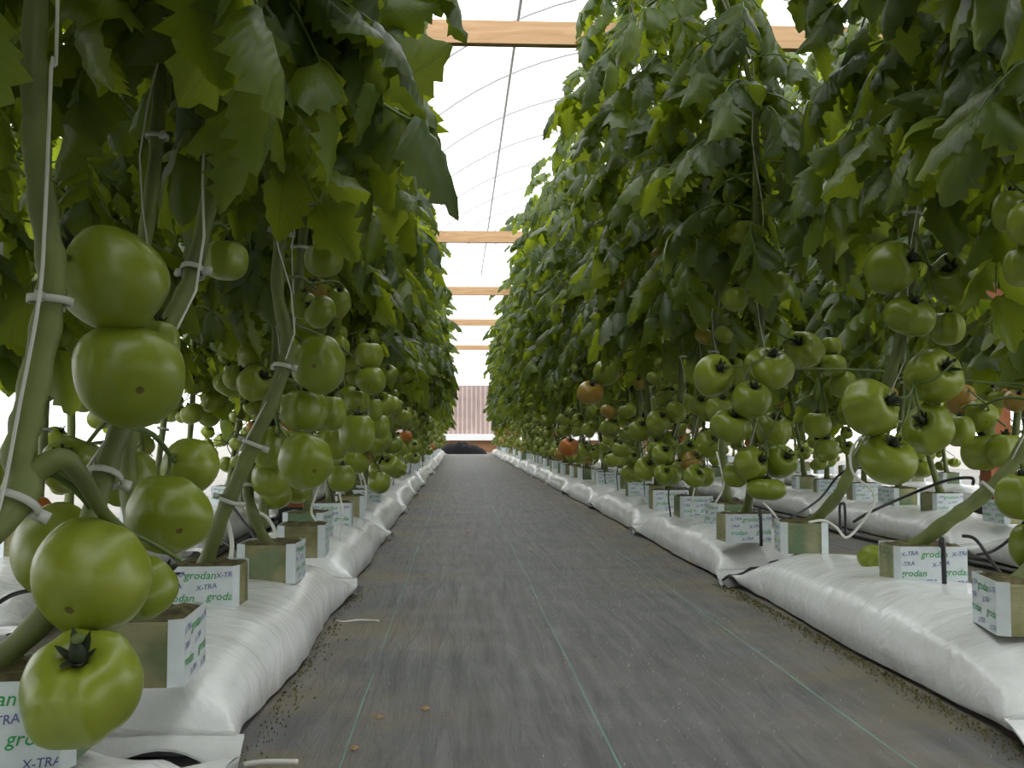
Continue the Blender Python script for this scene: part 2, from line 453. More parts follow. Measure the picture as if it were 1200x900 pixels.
def bag_mesh(seed, L=1.12, W=0.152, H=0.105):
    rnd = random.Random(seed); nu, nv = 44, 28; mb = MB(); vs = []
    ph = rnd.random() * 9
    for i in range(nu + 1):
        u = -1 + 2 * i / nu
        u = math.copysign(abs(u) ** 0.75, u)
        au = abs(u)
        hh = H * max(0.0, 1 - au ** 5.5) ** 0.62
        ww = W * (1 + 0.03 * math.sin(u * 5 + ph)) * (1 + 0.11 * au ** 14)
        zs = 0.006 + 0.022 * au ** 6
        for k in range(nv):
            a = 2 * math.pi * k / nv
            ca, sa = math.cos(a), math.sin(a)
            x = ww * math.copysign(abs(ca) ** 0.75, ca)
            if sa >= 0: z = zs + (hh - zs if hh > zs else 0.003) * abs(sa) ** 0.62
            else: z = zs * (1 - abs(sa) ** 0.5) if au < 0.97 else zs - 0.002
            q = Vector((x * 6, u * 5, seed * 3.3))
            z += max(0, sa) * 0.011 * noise.noise(q) * (1 - au ** 8)
            # gathers near the sealed ends
            g = max(0, (au - 0.66) / 0.34)
            z += max(0, sa) * 0.013 * math.sin(x * 80 + ph * 3 + 2 * noise.noise(Vector((x * 9, seed, u)))) * g * (1 - au ** 12)
            x += (1 if ca > 0 else -1) * 0.006 * noise.noise(Vector((u * 7, z * 20, seed + 7.7))) * abs(ca)
            vs.append((x, u * L / 2, max(0.001, z)))
    fs = []
    for i in range(nu):
        for k in range(nv):
            k2 = (k + 1) % nv
            fs.append((i * nv + k, i * nv + k2, (i + 1) * nv + k2, (i + 1) * nv + k))
    fs.append(tuple(range(nv))); fs.append(tuple(range(nu * nv, nu * nv + nv))[::-1])
    mb.add(vs, fs)
    body = mb.mesh('bag_body', 'bag')
    flaps = []
    for sgn in (-1, 1):
        mb = MB(); vs = []; n1, n2 = 22, 4
        for s in (0, 1):
            for j in range(n2 + 1):
                for i in range(n1 + 1):
                    t = j / n2; x = (i / n1 * 2 - 1) * W * (1.11 + .05 * t)
                    yy = sgn * (L / 2 - 0.004 + 0.016 * t + 0.034 * t * (abs(x) / W) ** 4)
                    z = 0.027 - 0.020 * t * t + 0.010 * math.sin(x * 34 + ph * 2) * t + 0.02 * t * abs(noise.noise(Vector((x * 8, seed, sgn))))
                    vs.append((x, yy, max(0.002, z) + s * 0.0025))
        nn = (n1 + 1) * (n2 + 1)
        fs = []
        for j in range(n2):
            for i in range(n1):
                a = j * (n1 + 1) + i
                fs.append((a, a + 1, a + n1 + 2, a + n1 + 1)); fs.append((nn + a, nn + a + n1 + 1, nn + a + n1 + 2, nn + a + 1))
        mb.add(vs, fs); flaps.append(mb.mesh('end_flap', 'bag'))
    return body, flaps


BAGS = [bag_mesh(i + 1) for i in range(6)]


def bag(x, yc, i, label, group, sy=1.0):
    o = thing('grow_bag', (x, yc, 0.002), label, 'grow bag', group, rz=random.uniform(-0.012, 0.012))
    o.scale = (1, sy, 1)
    b, fl = BAGS[i % 6]
    obj('bag_body', b, o)
    for f in fl: obj('end_flap', f, o)
    return o


ROWS = dict(A=-0.40, B=-0.92, C=0.81, D=1.66, E=2.6)
ORDB = 'first second third fourth fifth sixth seventh'.split()
# path row by the wall side
ys = [0.46, 1.69] + [2.90 + 1.19 * i for i in range(14)]
for i, y in enumerate(ys):
    lab = ('white grow bag under the lowest hanging tomato' if i == 0 else
           'white grow bag with a loose white tube at its corner, by the wooden post row' if i == 1 else
           'white grow bag nearer the side wall, %s beyond the one with the loose tube' % ORDB[i - 2] if i < 9 else
           'distant white grow bag in the path row nearer the side wall')
    bag(ROWS['A'] + random.uniform(-.008, .008), y, i, lab, 'grow bags of the path row nearer the side wall')
ys = [1.74, 3.03] + [4.29 + 1.25 * i for i in range(13)]
for i, y in enumerate(ys):
    lab = ('big smooth white grow bag carrying a lettered block with black stake and a fallen tomato' if i == 0 else
           'white grow bag with an open drooping end beside the path' if i == 1 else
           'white grow bag farther from the side wall, %s beyond the open drooping one' % ORDB[i - 2] if i < 9 else
           'distant white grow bag in the path row farther from the side wall')
    bag(ROWS['C'] + random.uniform(-.008, .008), y, i + 2, lab, 'grow bags of the path row farther from the side wall', 1.07)
for rk, y0, lab, g in (('B', 1.15, 'dusty white grow bag in the back row against the white side wall', 'grow bags of the back row by the side wall'),
                       ('D', 2.3, 'white grow bag in the second row behind the ripening fruit', 'grow bags of the second row behind the path row'),
                       ('E', 3.9, 'white grow bag in the third row, deep behind the path row', 'grow bags of the third row')):
    for i in range(9 if rk != 'E' else 6):
        bag(ROWS[rk] + random.uniform(-.01, .01), y0 + 1.2 * i, i + 3, lab, g)

# the torn open end of the drooping bag: grey inner sheet and black lip
ob = [o for o in bpy.data.objects if o.get('label', '').startswith('white grow bag with an open drooping')][0]
lip = []
for k in range(15):
    t = k / 14
    lip.append(Vector((-.165 + .24 * t, -.575 - .015 * math.sin(t * 3) - .035 * (1 - t), .012 + .068 * t ** 0.8 + .004 * math.sin(k * 1.9))))
mb = MB(); vs = []
for j in range(4):
    for k in range(15):
        t = j / 3; p = lip[k]; vs.append((p.x, p.y - .05 * t + .02 * t * math.sin(k), max(.003, p.z * (1 - t) ** 1.3)))
mb.add(vs, [(j * 15 + k, j * 15 + k + 1, (j + 1) * 15 + k + 1, (j + 1) * 15 + k) for j in range(3) for k in range(14)])
obj('inner_sheet', mb.mesh('inner_sheet', 'bag_inside'), ob)
obj('black_lip', MB().tube(lip, .0035, 6).mesh('black_lip', 'black'), ob)

# ------------------------------------------------------------------ rockwool blocks
BH = 0.068


def text_mesh(body, size):
    c = bpy.data.curves.new('t', 'FONT'); c.body = body; c.size = size; c.align_x = 'CENTER'; c.align_y = 'CENTER'; c.resolution_u = 2; c.offset = 0.0001; c.shear = 0.25
    o = bpy.data.objects.new('t', c); col.objects.link(o)
    dg = bpy.context.evaluated_depsgraph_get(); me = bpy.data.meshes.new_from_object(o.evaluated_get(dg))
    v = [tuple(p.co) for p in me.vertices]; f = [tuple(p.vertices) for p in me.polygons]
    bpy.data.objects.remove(o); bpy.data.curves.remove(c); bpy.data.meshes.remove(me)
    return v, f


TXG = text_mesh('grodan', 0.0165); TXV = text_mesh('X-TRA', 0.0105)


def block_meshes(wx, wy, seed):
    rnd = random.Random(seed)
    mb = MB(); n = 6; vs = []
    # slightly uneven block with soft corners
    ring = []
    for (sx, sy) in ((-1, -1), (1, -1), (1, 1), (-1, 1)):
        for t in (0, 1):
            cr = 0.012
            if t == 0: ring.append((sx * (wx / 2 - (cr if sx * sy < 0 else 0)), sy * (wy / 2 - (cr if sx * sy > 0 else 0))))
            else: ring.append((sx * (wx / 2 - (cr if sx * sy > 0 else 0)), sy * (wy / 2 - (cr if sx * sy < 0 else 0))))
    m_ = len(ring)
    for z, s in ((0, 1.0), (BH * 0.5, 1.012), (BH - 0.003, 1.0), (BH, 0.97)):
        vs += [(x * s + rnd.uniform(-.0008, .0008), y * s + rnd.uniform(-.0008, .0008), z) for x, y in ring]
    fs = [(j * m_ + i, j * m_ + (i + 1) % m_, (j + 1) * m_ + (i + 1) % m_, (j + 1) * m_ + i) for j in range(3) for i in range(m_)]
    fs.append(tuple(range(m_))[::-1])
    mb.add(vs, fs)
    body = mb.mesh('block_body', 'block', False)
    mb = MB(); k = 10; vs = []
    for j in range(k + 1):
        for i in range(k + 1):
            x = (i / k - .5) * wx * 0.96; y = (j / k - .5) * wy * 0.96
            vs.append((x, y, BH - 0.004 + 0.007 * rnd.random() * (0 < i < k) * (0 < j < k) + 0.003))
    mb.add(vs, [(j * (k + 1) + i, j * (k + 1) + i + 1, (j + 1) * (k + 1) + i + 1, (j + 1) * (k + 1) + i) for j in range(k) for i in range(k)])
    top = mb.mesh('block_top', 'block_top', False)
    # printed film sleeves: one on each long face, lapping round the corners
    out = []
    for s in (-1, 1):
        mb = MB(); pr = MB(); e = 0.0016; hx, hy = wx / 2 + 0.0025, wy / 2 + 0.0025
        ln = [(-hx, s * (hy - 0.016)), (-hx + .007, s * hy), (hx - .007, s * hy), (hx, s * (hy - 0.016))]
        li = [(-hx + e, s * (hy - 0.016)), (-hx + .007, s * (hy - e)), (hx - .007, s * (hy - e)), (hx - e, s * (hy - 0.016))]
        vs = [(x, y, z) for z in (0.0, BH + 0.0025) for x, y in ln + li]
        fs = []
        for q in range(3):
            fs += [(q, q + 1, q + 9, q + 8), (q + 4, q + 12, q + 13, q + 5), (q + 8, q + 9, q + 13, q + 12), (q, q + 4, q + 5, q + 1)]
        fs += [(0, 8, 12, 4), (3, 7, 15, 11)]
        mb.add(vs, fs)
        sc = wx / 0.115
        for (tx, tz, kind, rz) in ((0.0, 0.057, 0, 0), (0.036, 0.026, 0, 0), (-0.034, 0.024, 0, 0), (0.010, 0.040, 1, .15), (-0.040, 0.058, 1, .1), (0.042, 0.058, 1, .1), (-0.010, 0.009, 1, .12), (0.040, 0.007, 1, .1), (-0.046, 0.040, 1, .1)):
            v, f = (TXG, TXV)[kind]; oo = []
            for p in v:
                x = p[0] * math.cos(rz) - p[1] * math.sin(rz); z = p[0] * math.sin(rz) + p[1] * math.cos(rz)
                X = max(-wx * .5 + .006, min(wx * .5 - .006, tx * sc + x)); Z = max(0.001, min(BH, tz + z))
                oo.append((-s * X, s * (hy + 0.0004), Z))
            pr.add(oo, f, None, kind)
        out.append((mb.mesh('sleeve', 'sleeve', False), pr.mesh('lettering', ['greenprint', 'violetprint'], False)))
    return body, top, out


BL = [block_meshes(0.115, 0.098, 1), block_meshes(0.105, 0.10, 2), block_meshes(0.125, 0.10, 3)]


def block(x, y, rz, i, label, group, lettered=True, z=BAG_TOP - 0.004):
    o = thing('growing_block', (x, y, z), label, 'growing block', group, rz)
    b, t, sl = BL[i % 3]
    obj('block_body', b, o); obj('block_top', t, o)
    for s, l in sl:
        so = obj('sleeve', s, o)
        if lettered: tag(obj('lettering', l, so), 'green and violet printed lettering')
    return o


# ------------------------------------------------------------------ leaf library
def leaflet_mesh(seed, mat, rows=13, wd=0.315):
    rnd = random.Random(seed); mb = MB(); vs = []; uv = []
    us = (-1, -0.55, 0, 0.55, 1)
    fold = rnd.uniform(0.2, 0.7); droop = rnd.uniform(0.15, 0.75); twist = rnd.uniform(-0.8, 0.8); curl = rnd.uniform(0.1, 0.7)
    side = rnd.uniform(-0.12, 0.12)
    for j in range(rows):
        v = j / (rows - 1)
        prof = (math.sin(math.pi * min(1, v ** 0.72)) ** 0.8) if 0 < v < 1 else 0.0
        for u in us:
            tooth = 1.0
            if abs(u) == 1 and 0 < j < rows - 1:
                tooth = 1.08 + rnd.uniform(-.16, .24) if j % 2 else 0.86 + rnd.uniform(-.14, .14)
            hw = wd * prof * tooth + 0.006
            x = u * hw
            yv = v + (0.035 if abs(u) == 1 and j % 2 else 0) * (1 - v)
            z = -fold * abs(x) * (0.8 + 0.6 * abs(u)) - droop * v * v * 0.6 - curl * (abs(u) ** 3) * hw * 0.6
            z += 0.06 * noise.noise(Vector((x * 5, v * 6, seed * 1.7))) + (0.018 if (j % 2 and 0 < abs(u) < 1) else 0)
            a = twist * v
            x2 = x * math.cos(a) - z * math.sin(a) + side * v * v; z2 = x * math.sin(a) + z * math.cos(a)
            vs.append((x2, yv, z2)); uv.append(((u + 1) / 2, v))
    fs = []
    for j in range(rows - 1):
        for i in range(4):
            a = j * 5 + i; fs.append((a, a + 1, a + 6, a + 5))
    mb.add(vs, fs, uv)
    return mb, mb.mesh('leaflet', mat)


NLF = 9
LEAFLETS = [leaflet_mesh(11 + i, ('leaf', 'leaf2', 'leaf', 'leaf2', 'leaf', 'leaf', 'leaf2', 'leaf3', 'leaf')[i]) for i in range(NLF)]
LOWLF = [leaflet_mesh(60 + i, 'leaf', rows=7) for i in range(4)]


def leaf_layout(seed, L=0.34, low=False):
    """compound leaf: rachis points and list of (leaflet index, matrix)"""
    rnd = random.Random(seed)
    arch_ = rnd.uniform(0.1, 0.5); dr = rnd.uniform(0.55, 1.15); bend = rnd.uniform(-0.15, 0.15)
    pts = []
    for i in range(8):
        t = i / 7
        pts.append(Vector((bend * L * t * t, L * t * (1 - 0.28 * dr * t), L * (arch_ * t - dr * t * t * 0.85))))
    def at(t):
        f = t * 7; i = min(6, int(f)); return pts[i].lerp(pts[i + 1], f - i)
    out = []
    spots = [(1.0, 0)] + [(t + rnd.uniform(-.03, .03), s) for t in (0.86, 0.68, 0.50, 0.32) for s in (-1, 1)]
    for (t, s) in spots:
        t = min(1, t); p = at(t); tg = (at(min(1, t + .05)) - at(max(0, t - .05))).normalized()
        size = (0.125 if s == 0 else (0.118, 0.108, 0.07)[0 if t > .6 else 1 if t > .42 else 2]) * rnd.uniform(0.85, 1.2)
        sidev = tg.cross(Vector((0, 0, 1))).normalized()
        if s == 0: d = tg + Vector((rnd.uniform(-.3, .3), 0, -0.25))
        else: d = sidev * s * rnd.uniform(0.7, 1.0) + tg * rnd.uniform(0.25, 0.7) + Vector((0, 0, -rnd.uniform(0.15, 0.95)))
        d.normalize()
        up = Vector((0, 0, 1)) + sidev * rnd.uniform(-.4, .4) + tg * rnd.uniform(-.1, .4)
        xa = d.cross(up).normalized(); za = xa.cross(d)
        rot = Matrix((xa, d, za)).transposed()
        out.append((rnd.randrange(NLF), Matrix.Translation(p + d * 0.004) @ rot.to_4x4() @ Matrix.Diagonal((size, size, size, 1))))
    return pts, out


def petiole_mesh(pts, out, r=0.0032):
    mb = MB().tube(pts, [r * (1 - 0.6 * i / 7) for i in range(8)], 5)
    for _, m in out[1:]:
        p = m.translation
        q = min(pts, key=lambda a: (a - p).length)
        mb.tube([q, p], 0.0011, 4, caps=False)
    return mb


NLEAF = 10
LEAFLAY = [leaf_layout(200 + i, L=0.27 + 0.02 * (i % 5)) for i in range(NLEAF)]
PETI = [petiole_mesh(*l).mesh('leaf_stalk', 'petiole') for l in LEAFLAY]


def baked_leaf(lay, lib, mats, with_stalk=True, seed=0):
    mb = MB()
    if with_stalk:
        p = petiole_mesh(*lay); mb.add(p.v, p.f, None, 3)
    rnd = random.Random(seed)
    for (k, m) in lay[1]:
        src = lib[k % len(lib)][0]
        o = len(mb.v); mb.v += [tuple(m @ Vector(p)) for p in src.v]
        mt = rnd.choice((0, 0, 1, 1, 2))
        for f, u in zip(src.f, src.uv):
            mb.f.append(tuple(i + o for i in f)); mb.uv.append(u); mb.m.append(mt)
    return mb


LM = ['leaf', 'leaf2', 'leaf3', 'petiole']
LEAFBAKED = [baked_leaf(l, LEAFLETS, LM, seed=i) for i, l in enumerate(LEAFLAY)]
LEAFMESH = [b.mesh('leaf', LM) for b in LEAFBAKED]
LOWBAKED = [baked_leaf(l, LOWLF, LM, False, seed=i) for i, l in enumerate(LEAFLAY)]


def rand_leaf_matrix(rnd, p, az, sc):
    tilt = rnd.uniform(-0.35, 0.3)
    return Matrix.Translation(p) @ Euler((tilt, rnd.uniform(-.4, .4), az), 'ZYX').to_matrix().to_4x4() @ Matrix.Diagonal((sc, sc, sc, 1))


def foliage_mesh(seed, n, zlo, zhi):
    """a whole plant's leaf mass as one mesh, for plants too far off or too hidden to pick leaves apart"""
    rnd = random.Random(seed); mb = MB(); az = rnd.random() * 6
    for i in range(n):
        z = zlo + (zhi - zlo) * (i + rnd.random()) / n; az += 2.4 + rnd.uniform(-.4, .4)
        m = rand_leaf_matrix(rnd, Vector((rnd.uniform(-.05, .05), rnd.uniform(-.05, .05), z)), az, rnd.uniform(0.75, 1.05))
        src = LOWBAKED[rnd.randrange(NLEAF)]
        o = len(mb.v); mb.v += [tuple(m @ Vector(p)) for p in src.v]
        for f, u, mt in zip(src.f, src.uv, src.m):
            mb.f.append(tuple(q + o for q in f)); mb.uv.append(u); mb.m.append(mt)
    return mb.mesh('foliage', LM)


FOL = [foliage_mesh(900 + i, 50, 0.66, 2.14) for i in range(5)]


# ------------------------------------------------------------------ tomato library
def tomato_mesh(seed, mat, lobes, amp, flat):
    rnd = random.Random(seed); mb = MB(); nr, ns = 22, 42; vs = []
    phs = [rnd.random() * 6.28 for _ in range(4)]
    for i in range(nr + 1):
        th = math.pi * i / nr
        for k in range(ns):
            a = 2 * math.pi * k / ns
            lob = 1 + amp * (math.cos(lobes * a + phs[0]) * 0.6 + math.cos((lobes + 2) * a + phs[1]) * 0.4) * (0.35 + 0.65 * math.cos(th / 2) ** 2) * math.sin(th) ** 0.6
            lob *= 1 + 0.05 * math.cos(2 * a + phs[2]) + 0.025 * math.cos(3 * a + phs[3])
            r = 0.5 * math.sin(th) ** 0.9 * lob
            z = 0.5 * flat * math.copysign(abs(math.cos(th)) ** 0.9, math.cos(th))
            if th < math.pi / 2: z -= 0.13 * math.exp(-(r / 0.17) ** 2)
            else: z += 0.035 * math.exp(-(r / 0.15) ** 2)
            vs.append((r * math.cos(a), r * math.sin(a), z))
    fs = []
    for i in range(nr):
        for k in range(ns):
            k2 = (k + 1) % ns
            fs.append((i * ns + k, (i + 1) * ns + k, (i + 1) * ns + k2, i * ns + k2))
    mb.add(vs, fs); return mb.mesh('tomato', mat)


TSHAPE = [(5, .05, .80), (6, .085, .76), (4, .04, .88), (7, .11, .72), (5, .07, .84)]
TOM = {m: [tomato_mesh(31 + i, m, *s) for i, s in enumerate(TSHAPE)] for m in ('tomato', 'tomato_turn', 'tomato_ripe')}
# top of the dimple, in unit-fruit space
TTOP = [0.5 * s[2] - 0.13 for s in TSHAPE]


def calyx_mesh(seed):
    rnd = random.Random(seed); mb = MB()
    for k in range(6):
        a = 2 * math.pi * k / 6 + rnd.uniform(-.2, .2); L = rnd.uniform(0.13, 0.21); vs = []
        lift = rnd.uniform(0.0, 0.10)
        for j in range(5):
            t = j / 4; r = 0.02 + L * t; hw = 0.042 * math.sin(math.pi * (0.15 + 0.85 * t)) ** 0.8 + 0.002
            z = 0.03 + 0.10 * math.exp(-((r - .2) / .12) ** 2) + lift * t * t
            for s in (-1, 1):
                vs.append((r * math.cos(a) - s * hw * math.sin(a), r * math.sin(a) + s * hw * math.cos(a), z))
        mb.add(vs, [(2 * j, 2 * j + 1, 2 * j + 3, 2 * j + 2) for j in range(4)])
    mb.tube([(0, 0, -0.02), (0.0, 0, 0.08), (0.01, 0.01, 0.16), (0.03, 0.01, 0.22)], [0.085, 0.075, 0.06, 0.035], 8)
    return mb.mesh('calyx', 'calyx')


CALYX = [calyx_mesh(i) for i in range(3)]
PLACED = []   # (centre, radius) of every fruit, so that none grows into another


def free(c, r, slack=0.92):
    for q, s in PLACED:
        if abs(q.y - c.y) < 0.14 and (q - c).length < (r + s) * slack: return False
    return True


def tomato(plant, c, dia, hgt, axis, rnd, mat='tomato', calyx=True, var=None):
    """c world centre, axis = direction of the stem end. returns attach point"""
    v = rnd.randrange(5) if var is None else var
    z = Vector(axis).normalized(); x = z.cross(Vector((0.3, 1, 0.2))).normalized(); y = z.cross(x)
    rot = Matrix((x, y, z)).transposed() @ Matrix.Rotation(rnd.random() * 6.28, 3, 'Z')
    fl = TSHAPE[v][2]
    m = Matrix.Translation(c - plant.location) @ rot.to_4x4() @ Matrix.Diagonal((dia, dia, hgt / fl, 1))
    t = obj('tomato', TOM[mat][v], plant, m)
    if calyx:
        obj('calyx', CALYX[v % 3], t, Matrix.Translation((0, 0, TTOP[v])) @ Matrix.Diagonal((1, 1, 0.9, 1)))
    PLACED.append((Vector(c), (dia + hgt) / 4))
    return Vector(c) + z * (hgt * 0.5 + 0.012)


# ------------------------------------------------------------------ plants
def ring_clip_mesh(r):
    mb = MB(); n = 14
    for zz, rr in ((-0.004, r + 0.003), (0.004, r + 0.003)):
        pass
    vs = []; 
    for k in range(n):
        a = 2 * math.pi * k / n
        for (dr, dz) in ((0.0012, -0.003), (0.003, -0.003), (0.003, 0.003), (0.0012, 0.003)):
            vs.append(((r + dr) * math.cos(a), (r + dr) * math.sin(a), dz))
    fs = [(k * 4 + q, k * 4 + (q + 1) % 4, ((k + 1) % n) * 4 + (q + 1) % 4, ((k + 1) % n) * 4 + q) for k in range(n) for q in range(4)]
    mb.add(vs, fs)
    mb.box((r + 0.006, 0, -0.001), (0.010, 0.005, 0.009)); mb.box((-r - 0.006, 0, 0), (0.008, 0.005, 0.008))
    return mb.mesh('clip', 'clip')


CLIP = [ring_clip_mesh(r) for r in (0.009, 0.012, 0.015)]


class Plant:
    def __init__(s, base, pts, r0, r1, label, group, seg=10, sub=5, name='tomato_plant'):
        s.o = thing(name, base, label, 'tomato plant', group)
        s.base = Vector(base)
        s.path = catmull(pts, sub)
        n = len(s.path)
        rad = []
        for i in range(n):
            t = i / (n - 1); rr = r0 + (r1 - r0) * t
            rad.append(rr * (1 + 0.10 * math.sin(i * 1.7) * (1 if sub > 2 else 0)))
        rad[0] *= 1.35
        s.r0, s.r1 = r0, r1
        s.mesh = MB().tube([p - s.base for p in s.path], rad, seg).mesh('stem', 'stem')
        obj('stem', s.mesh, s.o)

    def at_z(s, z):
        for i in range(len(s.path) - 1):
            a, b = s.path[i], s.path[i + 1]
            if a.z <= z <= b.z: return a.lerp(b, (z - a.z) / max(1e-6, b.z - a.z))
        return s.path[-1].copy() if z > s.path[-1].z else s.path[0].copy()

    def leaves(s, rnd, n, zlo, zhi, split, keep=None, scl=(0.72, 1.05)):
        az = rnd.random() * 6.28
        for i in range(n):
            z = zlo + (zhi - zlo) * ((i + rnd.random()) / n) ** 1.2
            az += 2.4 + rnd.uniform(-.5, .5)
            m = rand_leaf_matrix(rnd, s.at_z(z), az, rnd.uniform(*scl) * (1.0 if z < 1.65 else 0.78))
            k = rnd.randrange(NLEAF)
            if keep and not keep(m @ LEAFLAY[k][0][-1], m @ LEAFLAY[k][0][4]): continue
            m.translation -= s.base
            if split:
                lf = obj('leaf', PETI[k], s.o, m)
                for q, mm in LEAFLAY[k][1]:
                    obj('leaflet', LEAFLETS[q][1], lf, mm)
            else:
                obj('leaf', LEAFMESH[k], s.o, m)

    def truss(s, attaches, zj, rnd, r=0.0035):
        """stalk leaving the stem at height zj and reaching every fruit of the cluster"""
        j = s.at_z(zj); mb = MB()
        cen = sum(attaches, Vector()) / len(attaches)
        mid = j.lerp(cen, 0.5) + Vector((0, 0, 0.015))
        main = catmull([j, mid, cen], 4)
        mb.tube([p - s.base for p in main], [r * (1 - .3 * i / len(main)) for i in range(len(main))], 7)
        for a in attaches:
            q = cen.lerp(a, 0.5) + Vector((0, 0, 0.008))
            mb.tube([p - s.base for p in catmull([mid.lerp(cen, 0.6), q, a], 3)], r * 0.65, 6)
        obj('truss_stalk', mb.mesh('truss_stalk', 'stalk'), s.o)

    def clip(s, z, size=1):
        p = s.at_z(z); t = (s.at_z(z + 0.03) - s.at_z(z - 0.03)).normalized()
        obj('clip', CLIP[size], s.o, Matrix.Translation(p - s.base) @ t.to_track_quat('Z', 'Y').to_matrix().to_4x4() @ Matrix.Rotation(random.random() * 6, 4, 'Z'))


UPV = (0, 0, 1)
ORD = ('first second third fourth fifth sixth seventh eighth ninth tenth eleventh twelfth thirteenth fourteenth fifteenth sixteenth seventeenth eighteenth').split()


def S(*a): return Vector(a)


# orientation presets (direction the stem end points)
AX = dict(u=(0.05, 0, 1), uf=(0.1, -0.55, 0.85), f=(0.15, -0.95, 0.35), fr=(0.6, -0.75, 0.3), fl=(-0.6, -0.7, 0.4), b=(0.1, 0.85, 0.5), bb=(0.05, 0.98, 0.15), bl=(-0.5, 0.75, 0.4), br=(0.6, 0.6, 0.5), l=(-0.8, -0.2, 0.55), r=(0.8, -0.2, 0.55))


def explicit(pl, items, zj, rnd, d0):
    att = []
    for it in items:
        px, py, w_, h_, ax = it[:5]
        dd = d0 + (it[5] if len(it) > 5 else 0); mat = it[6] if len(it) > 6 else 'tomato'
        c = P(px, py, dd)
        depth = dd / math.cos(R(3))
        att.append(tomato(pl.o, c, w_ * depth / FPX, max(h_, 0.62 * w_) * depth / FPX, AX[ax], rnd, mat, var=(0, 2)[len(att) % 2] if ax in ('b', 'bl', 'bb', 'br', 'l') else None))
    pl.truss(att, zj, rnd)


def near_keep(tip, mid):
    """no leaf grows into the lens"""
    c = Vector((0, 0, CAM_H))
    return (tip - c).length > 0.62 and (mid - c).length > 0.7


rnd = random.Random(5)
GA = 'tomato plants of the path row nearer the side wall'
GC = 'tomato plants of the path row farther from the side wall'


def top_to(pts, x, y, z=2.08):
    l = pts[-1]; pts.append(Vector((x, y, (l.z + z) / 2))); pts.append(Vector((x, y, z))); return pts


# --- path row nearer the wall: the close plants, stems traced at their own distance
bz = BAG_TOP - 0.004 + BH - 0.006
PLN = []

block(-0.47, 0.60, 0.2, 0, 'lettered growing block at the foot of the thick forked stem', 'growing blocks of the path row nearer the side wall')
pts = [Vector((-0.47, 0.62, bz))] + [P(0, 612, .78), P(22, 530, .80), P(36, 470, .81), P(56, 370, .82), P(60, 310, .82), P(46, 210, .83), P(40, 80, .84), P(46, -80, .85)]
pa = Plant((-0.47, 0.62, bz), top_to(pts, -.36, .88), .0135, .009, 'tomato plant with the thickest forked stem and two huge stacked green fruits', GA, 14, 6)
explicit(pa, [(133, 326, 116, 126, 'l', .03), (152, 440, 124, 100, 'bl', .05), (186, 404, 48, 62, 'u', .13)], P(60, 300, .82).z, rnd, .86)
explicit(pa, [(108, 676, 128, 124, 'b'), (66, 645, 96, 118, 'bl', .09), (168, 690, 66, 78, 'br', .08)], P(36, 540, .8).z, rnd, .86)
c4 = P(95, 806, .81); a4 = tomato(pa.o, c4, 132 * .81 / FPX, 118 * .81 / FPX, (.12, -.55, .83), rnd, 'tomato', var=1)
obj('truss_stalk', MB().tube([p - pa.base for p in catmull([a4, P(112, 740, .90), P(118, 680, .93), P(110, 600, .92), P(84, 556, .86), P(46, 540, .81)], 5)], .0042, 8).mesh('truss_stalk', 'stalk'), pa.o)
obj('truss_stalk', MB().tube([p - pa.base for p in catmull([P(18, 575, .80), P(48, 548, .803), P(76, 538, .808), P(100, 566, .83), P(122, 602, .87), P(152, 630, .93)], 5)], [.0115 - .0003 * q for q in range(20)] + [.0055] * 6, 10).mesh('truss_stalk', 'stem'), pa.o)
pa.clip(P(60, 352, .82).z, 2); pa.clip(P(10, 590, .79).z, 2)
pa.leaves(rnd, 42, .90, 2.12, True, near_keep); PLN.append(pa)

block(-0.372, 0.868, 0.03, 2, 'lettered growing block directly behind the lowest hanging tomato', 'growing blocks of the path row nearer the side wall')
pts = [Vector((-.40, .87, bz)), P(78, 690, .88), P(125, 545, .95), P(152, 480, .99), P(205, 365, 1.1), P(226, 318, 1.14), P(250, 210, 1.18), P(262, 130, 1.2), P(268, 0, 1.22)]
pb = Plant((-.40, .87, bz), top_to(pts, -.30, 1.22), .0115, .008, 'tomato plant whose leaning stem carries a lone round fruit beside a white clip', GA, 12, 6)
explicit(pb, [(265, 305, 54, 48, 'u', .06)], P(240, 280, 1.15).z, rnd, 1.15)
explicit(pb, [(198, 603, 93, 87, 'bl'), (222, 547, 66, 62, 'b', .1)], P(140, 500, 1.0).z, rnd, 1.06)
pb.clip(P(226, 318, 1.14).z, 1); pb.clip(P(112, 560, .94).z, 2)
pb.leaves(rnd, 42, .90, 2.12, True, near_keep); PLN.append(pb)

block(-0.342, 1.135, R(90) + 0.04, 0, 'growing block with a bare green-stained side facing the lowest tomato', 'growing blocks of the path row nearer the side wall')
pts = [Vector((-.36, 1.14, bz)), P(158, 640, 1.16), P(150, 540, 1.24), P(165, 420, 1.3), P(168, 300, 1.3), P(176, 240, 1.3), P(184, 160, 1.3), P(186, 20, 1.3)]
pc = Plant((-.36, 1.14, bz), top_to(pts, -.42, 1.32), .011, .008, 'slim tomato plant rising from the bare-sided block behind the stacked fruits', GA, 10, 5)
explicit(pc, [(83, 545, 62, 80, 'f', .12), (150, 560, 60, 70, 'u', .15), (40, 600, 38, 40, 'u', .12, 'tomato_ripe')], P(160, 480, 1.27).z, rnd, 1.2)
pc.clip(P(182, 160, 1.3).z, 1)
pc.leaves(rnd, 44, .90, 2.12, True, near_keep); PLN.append(pc)

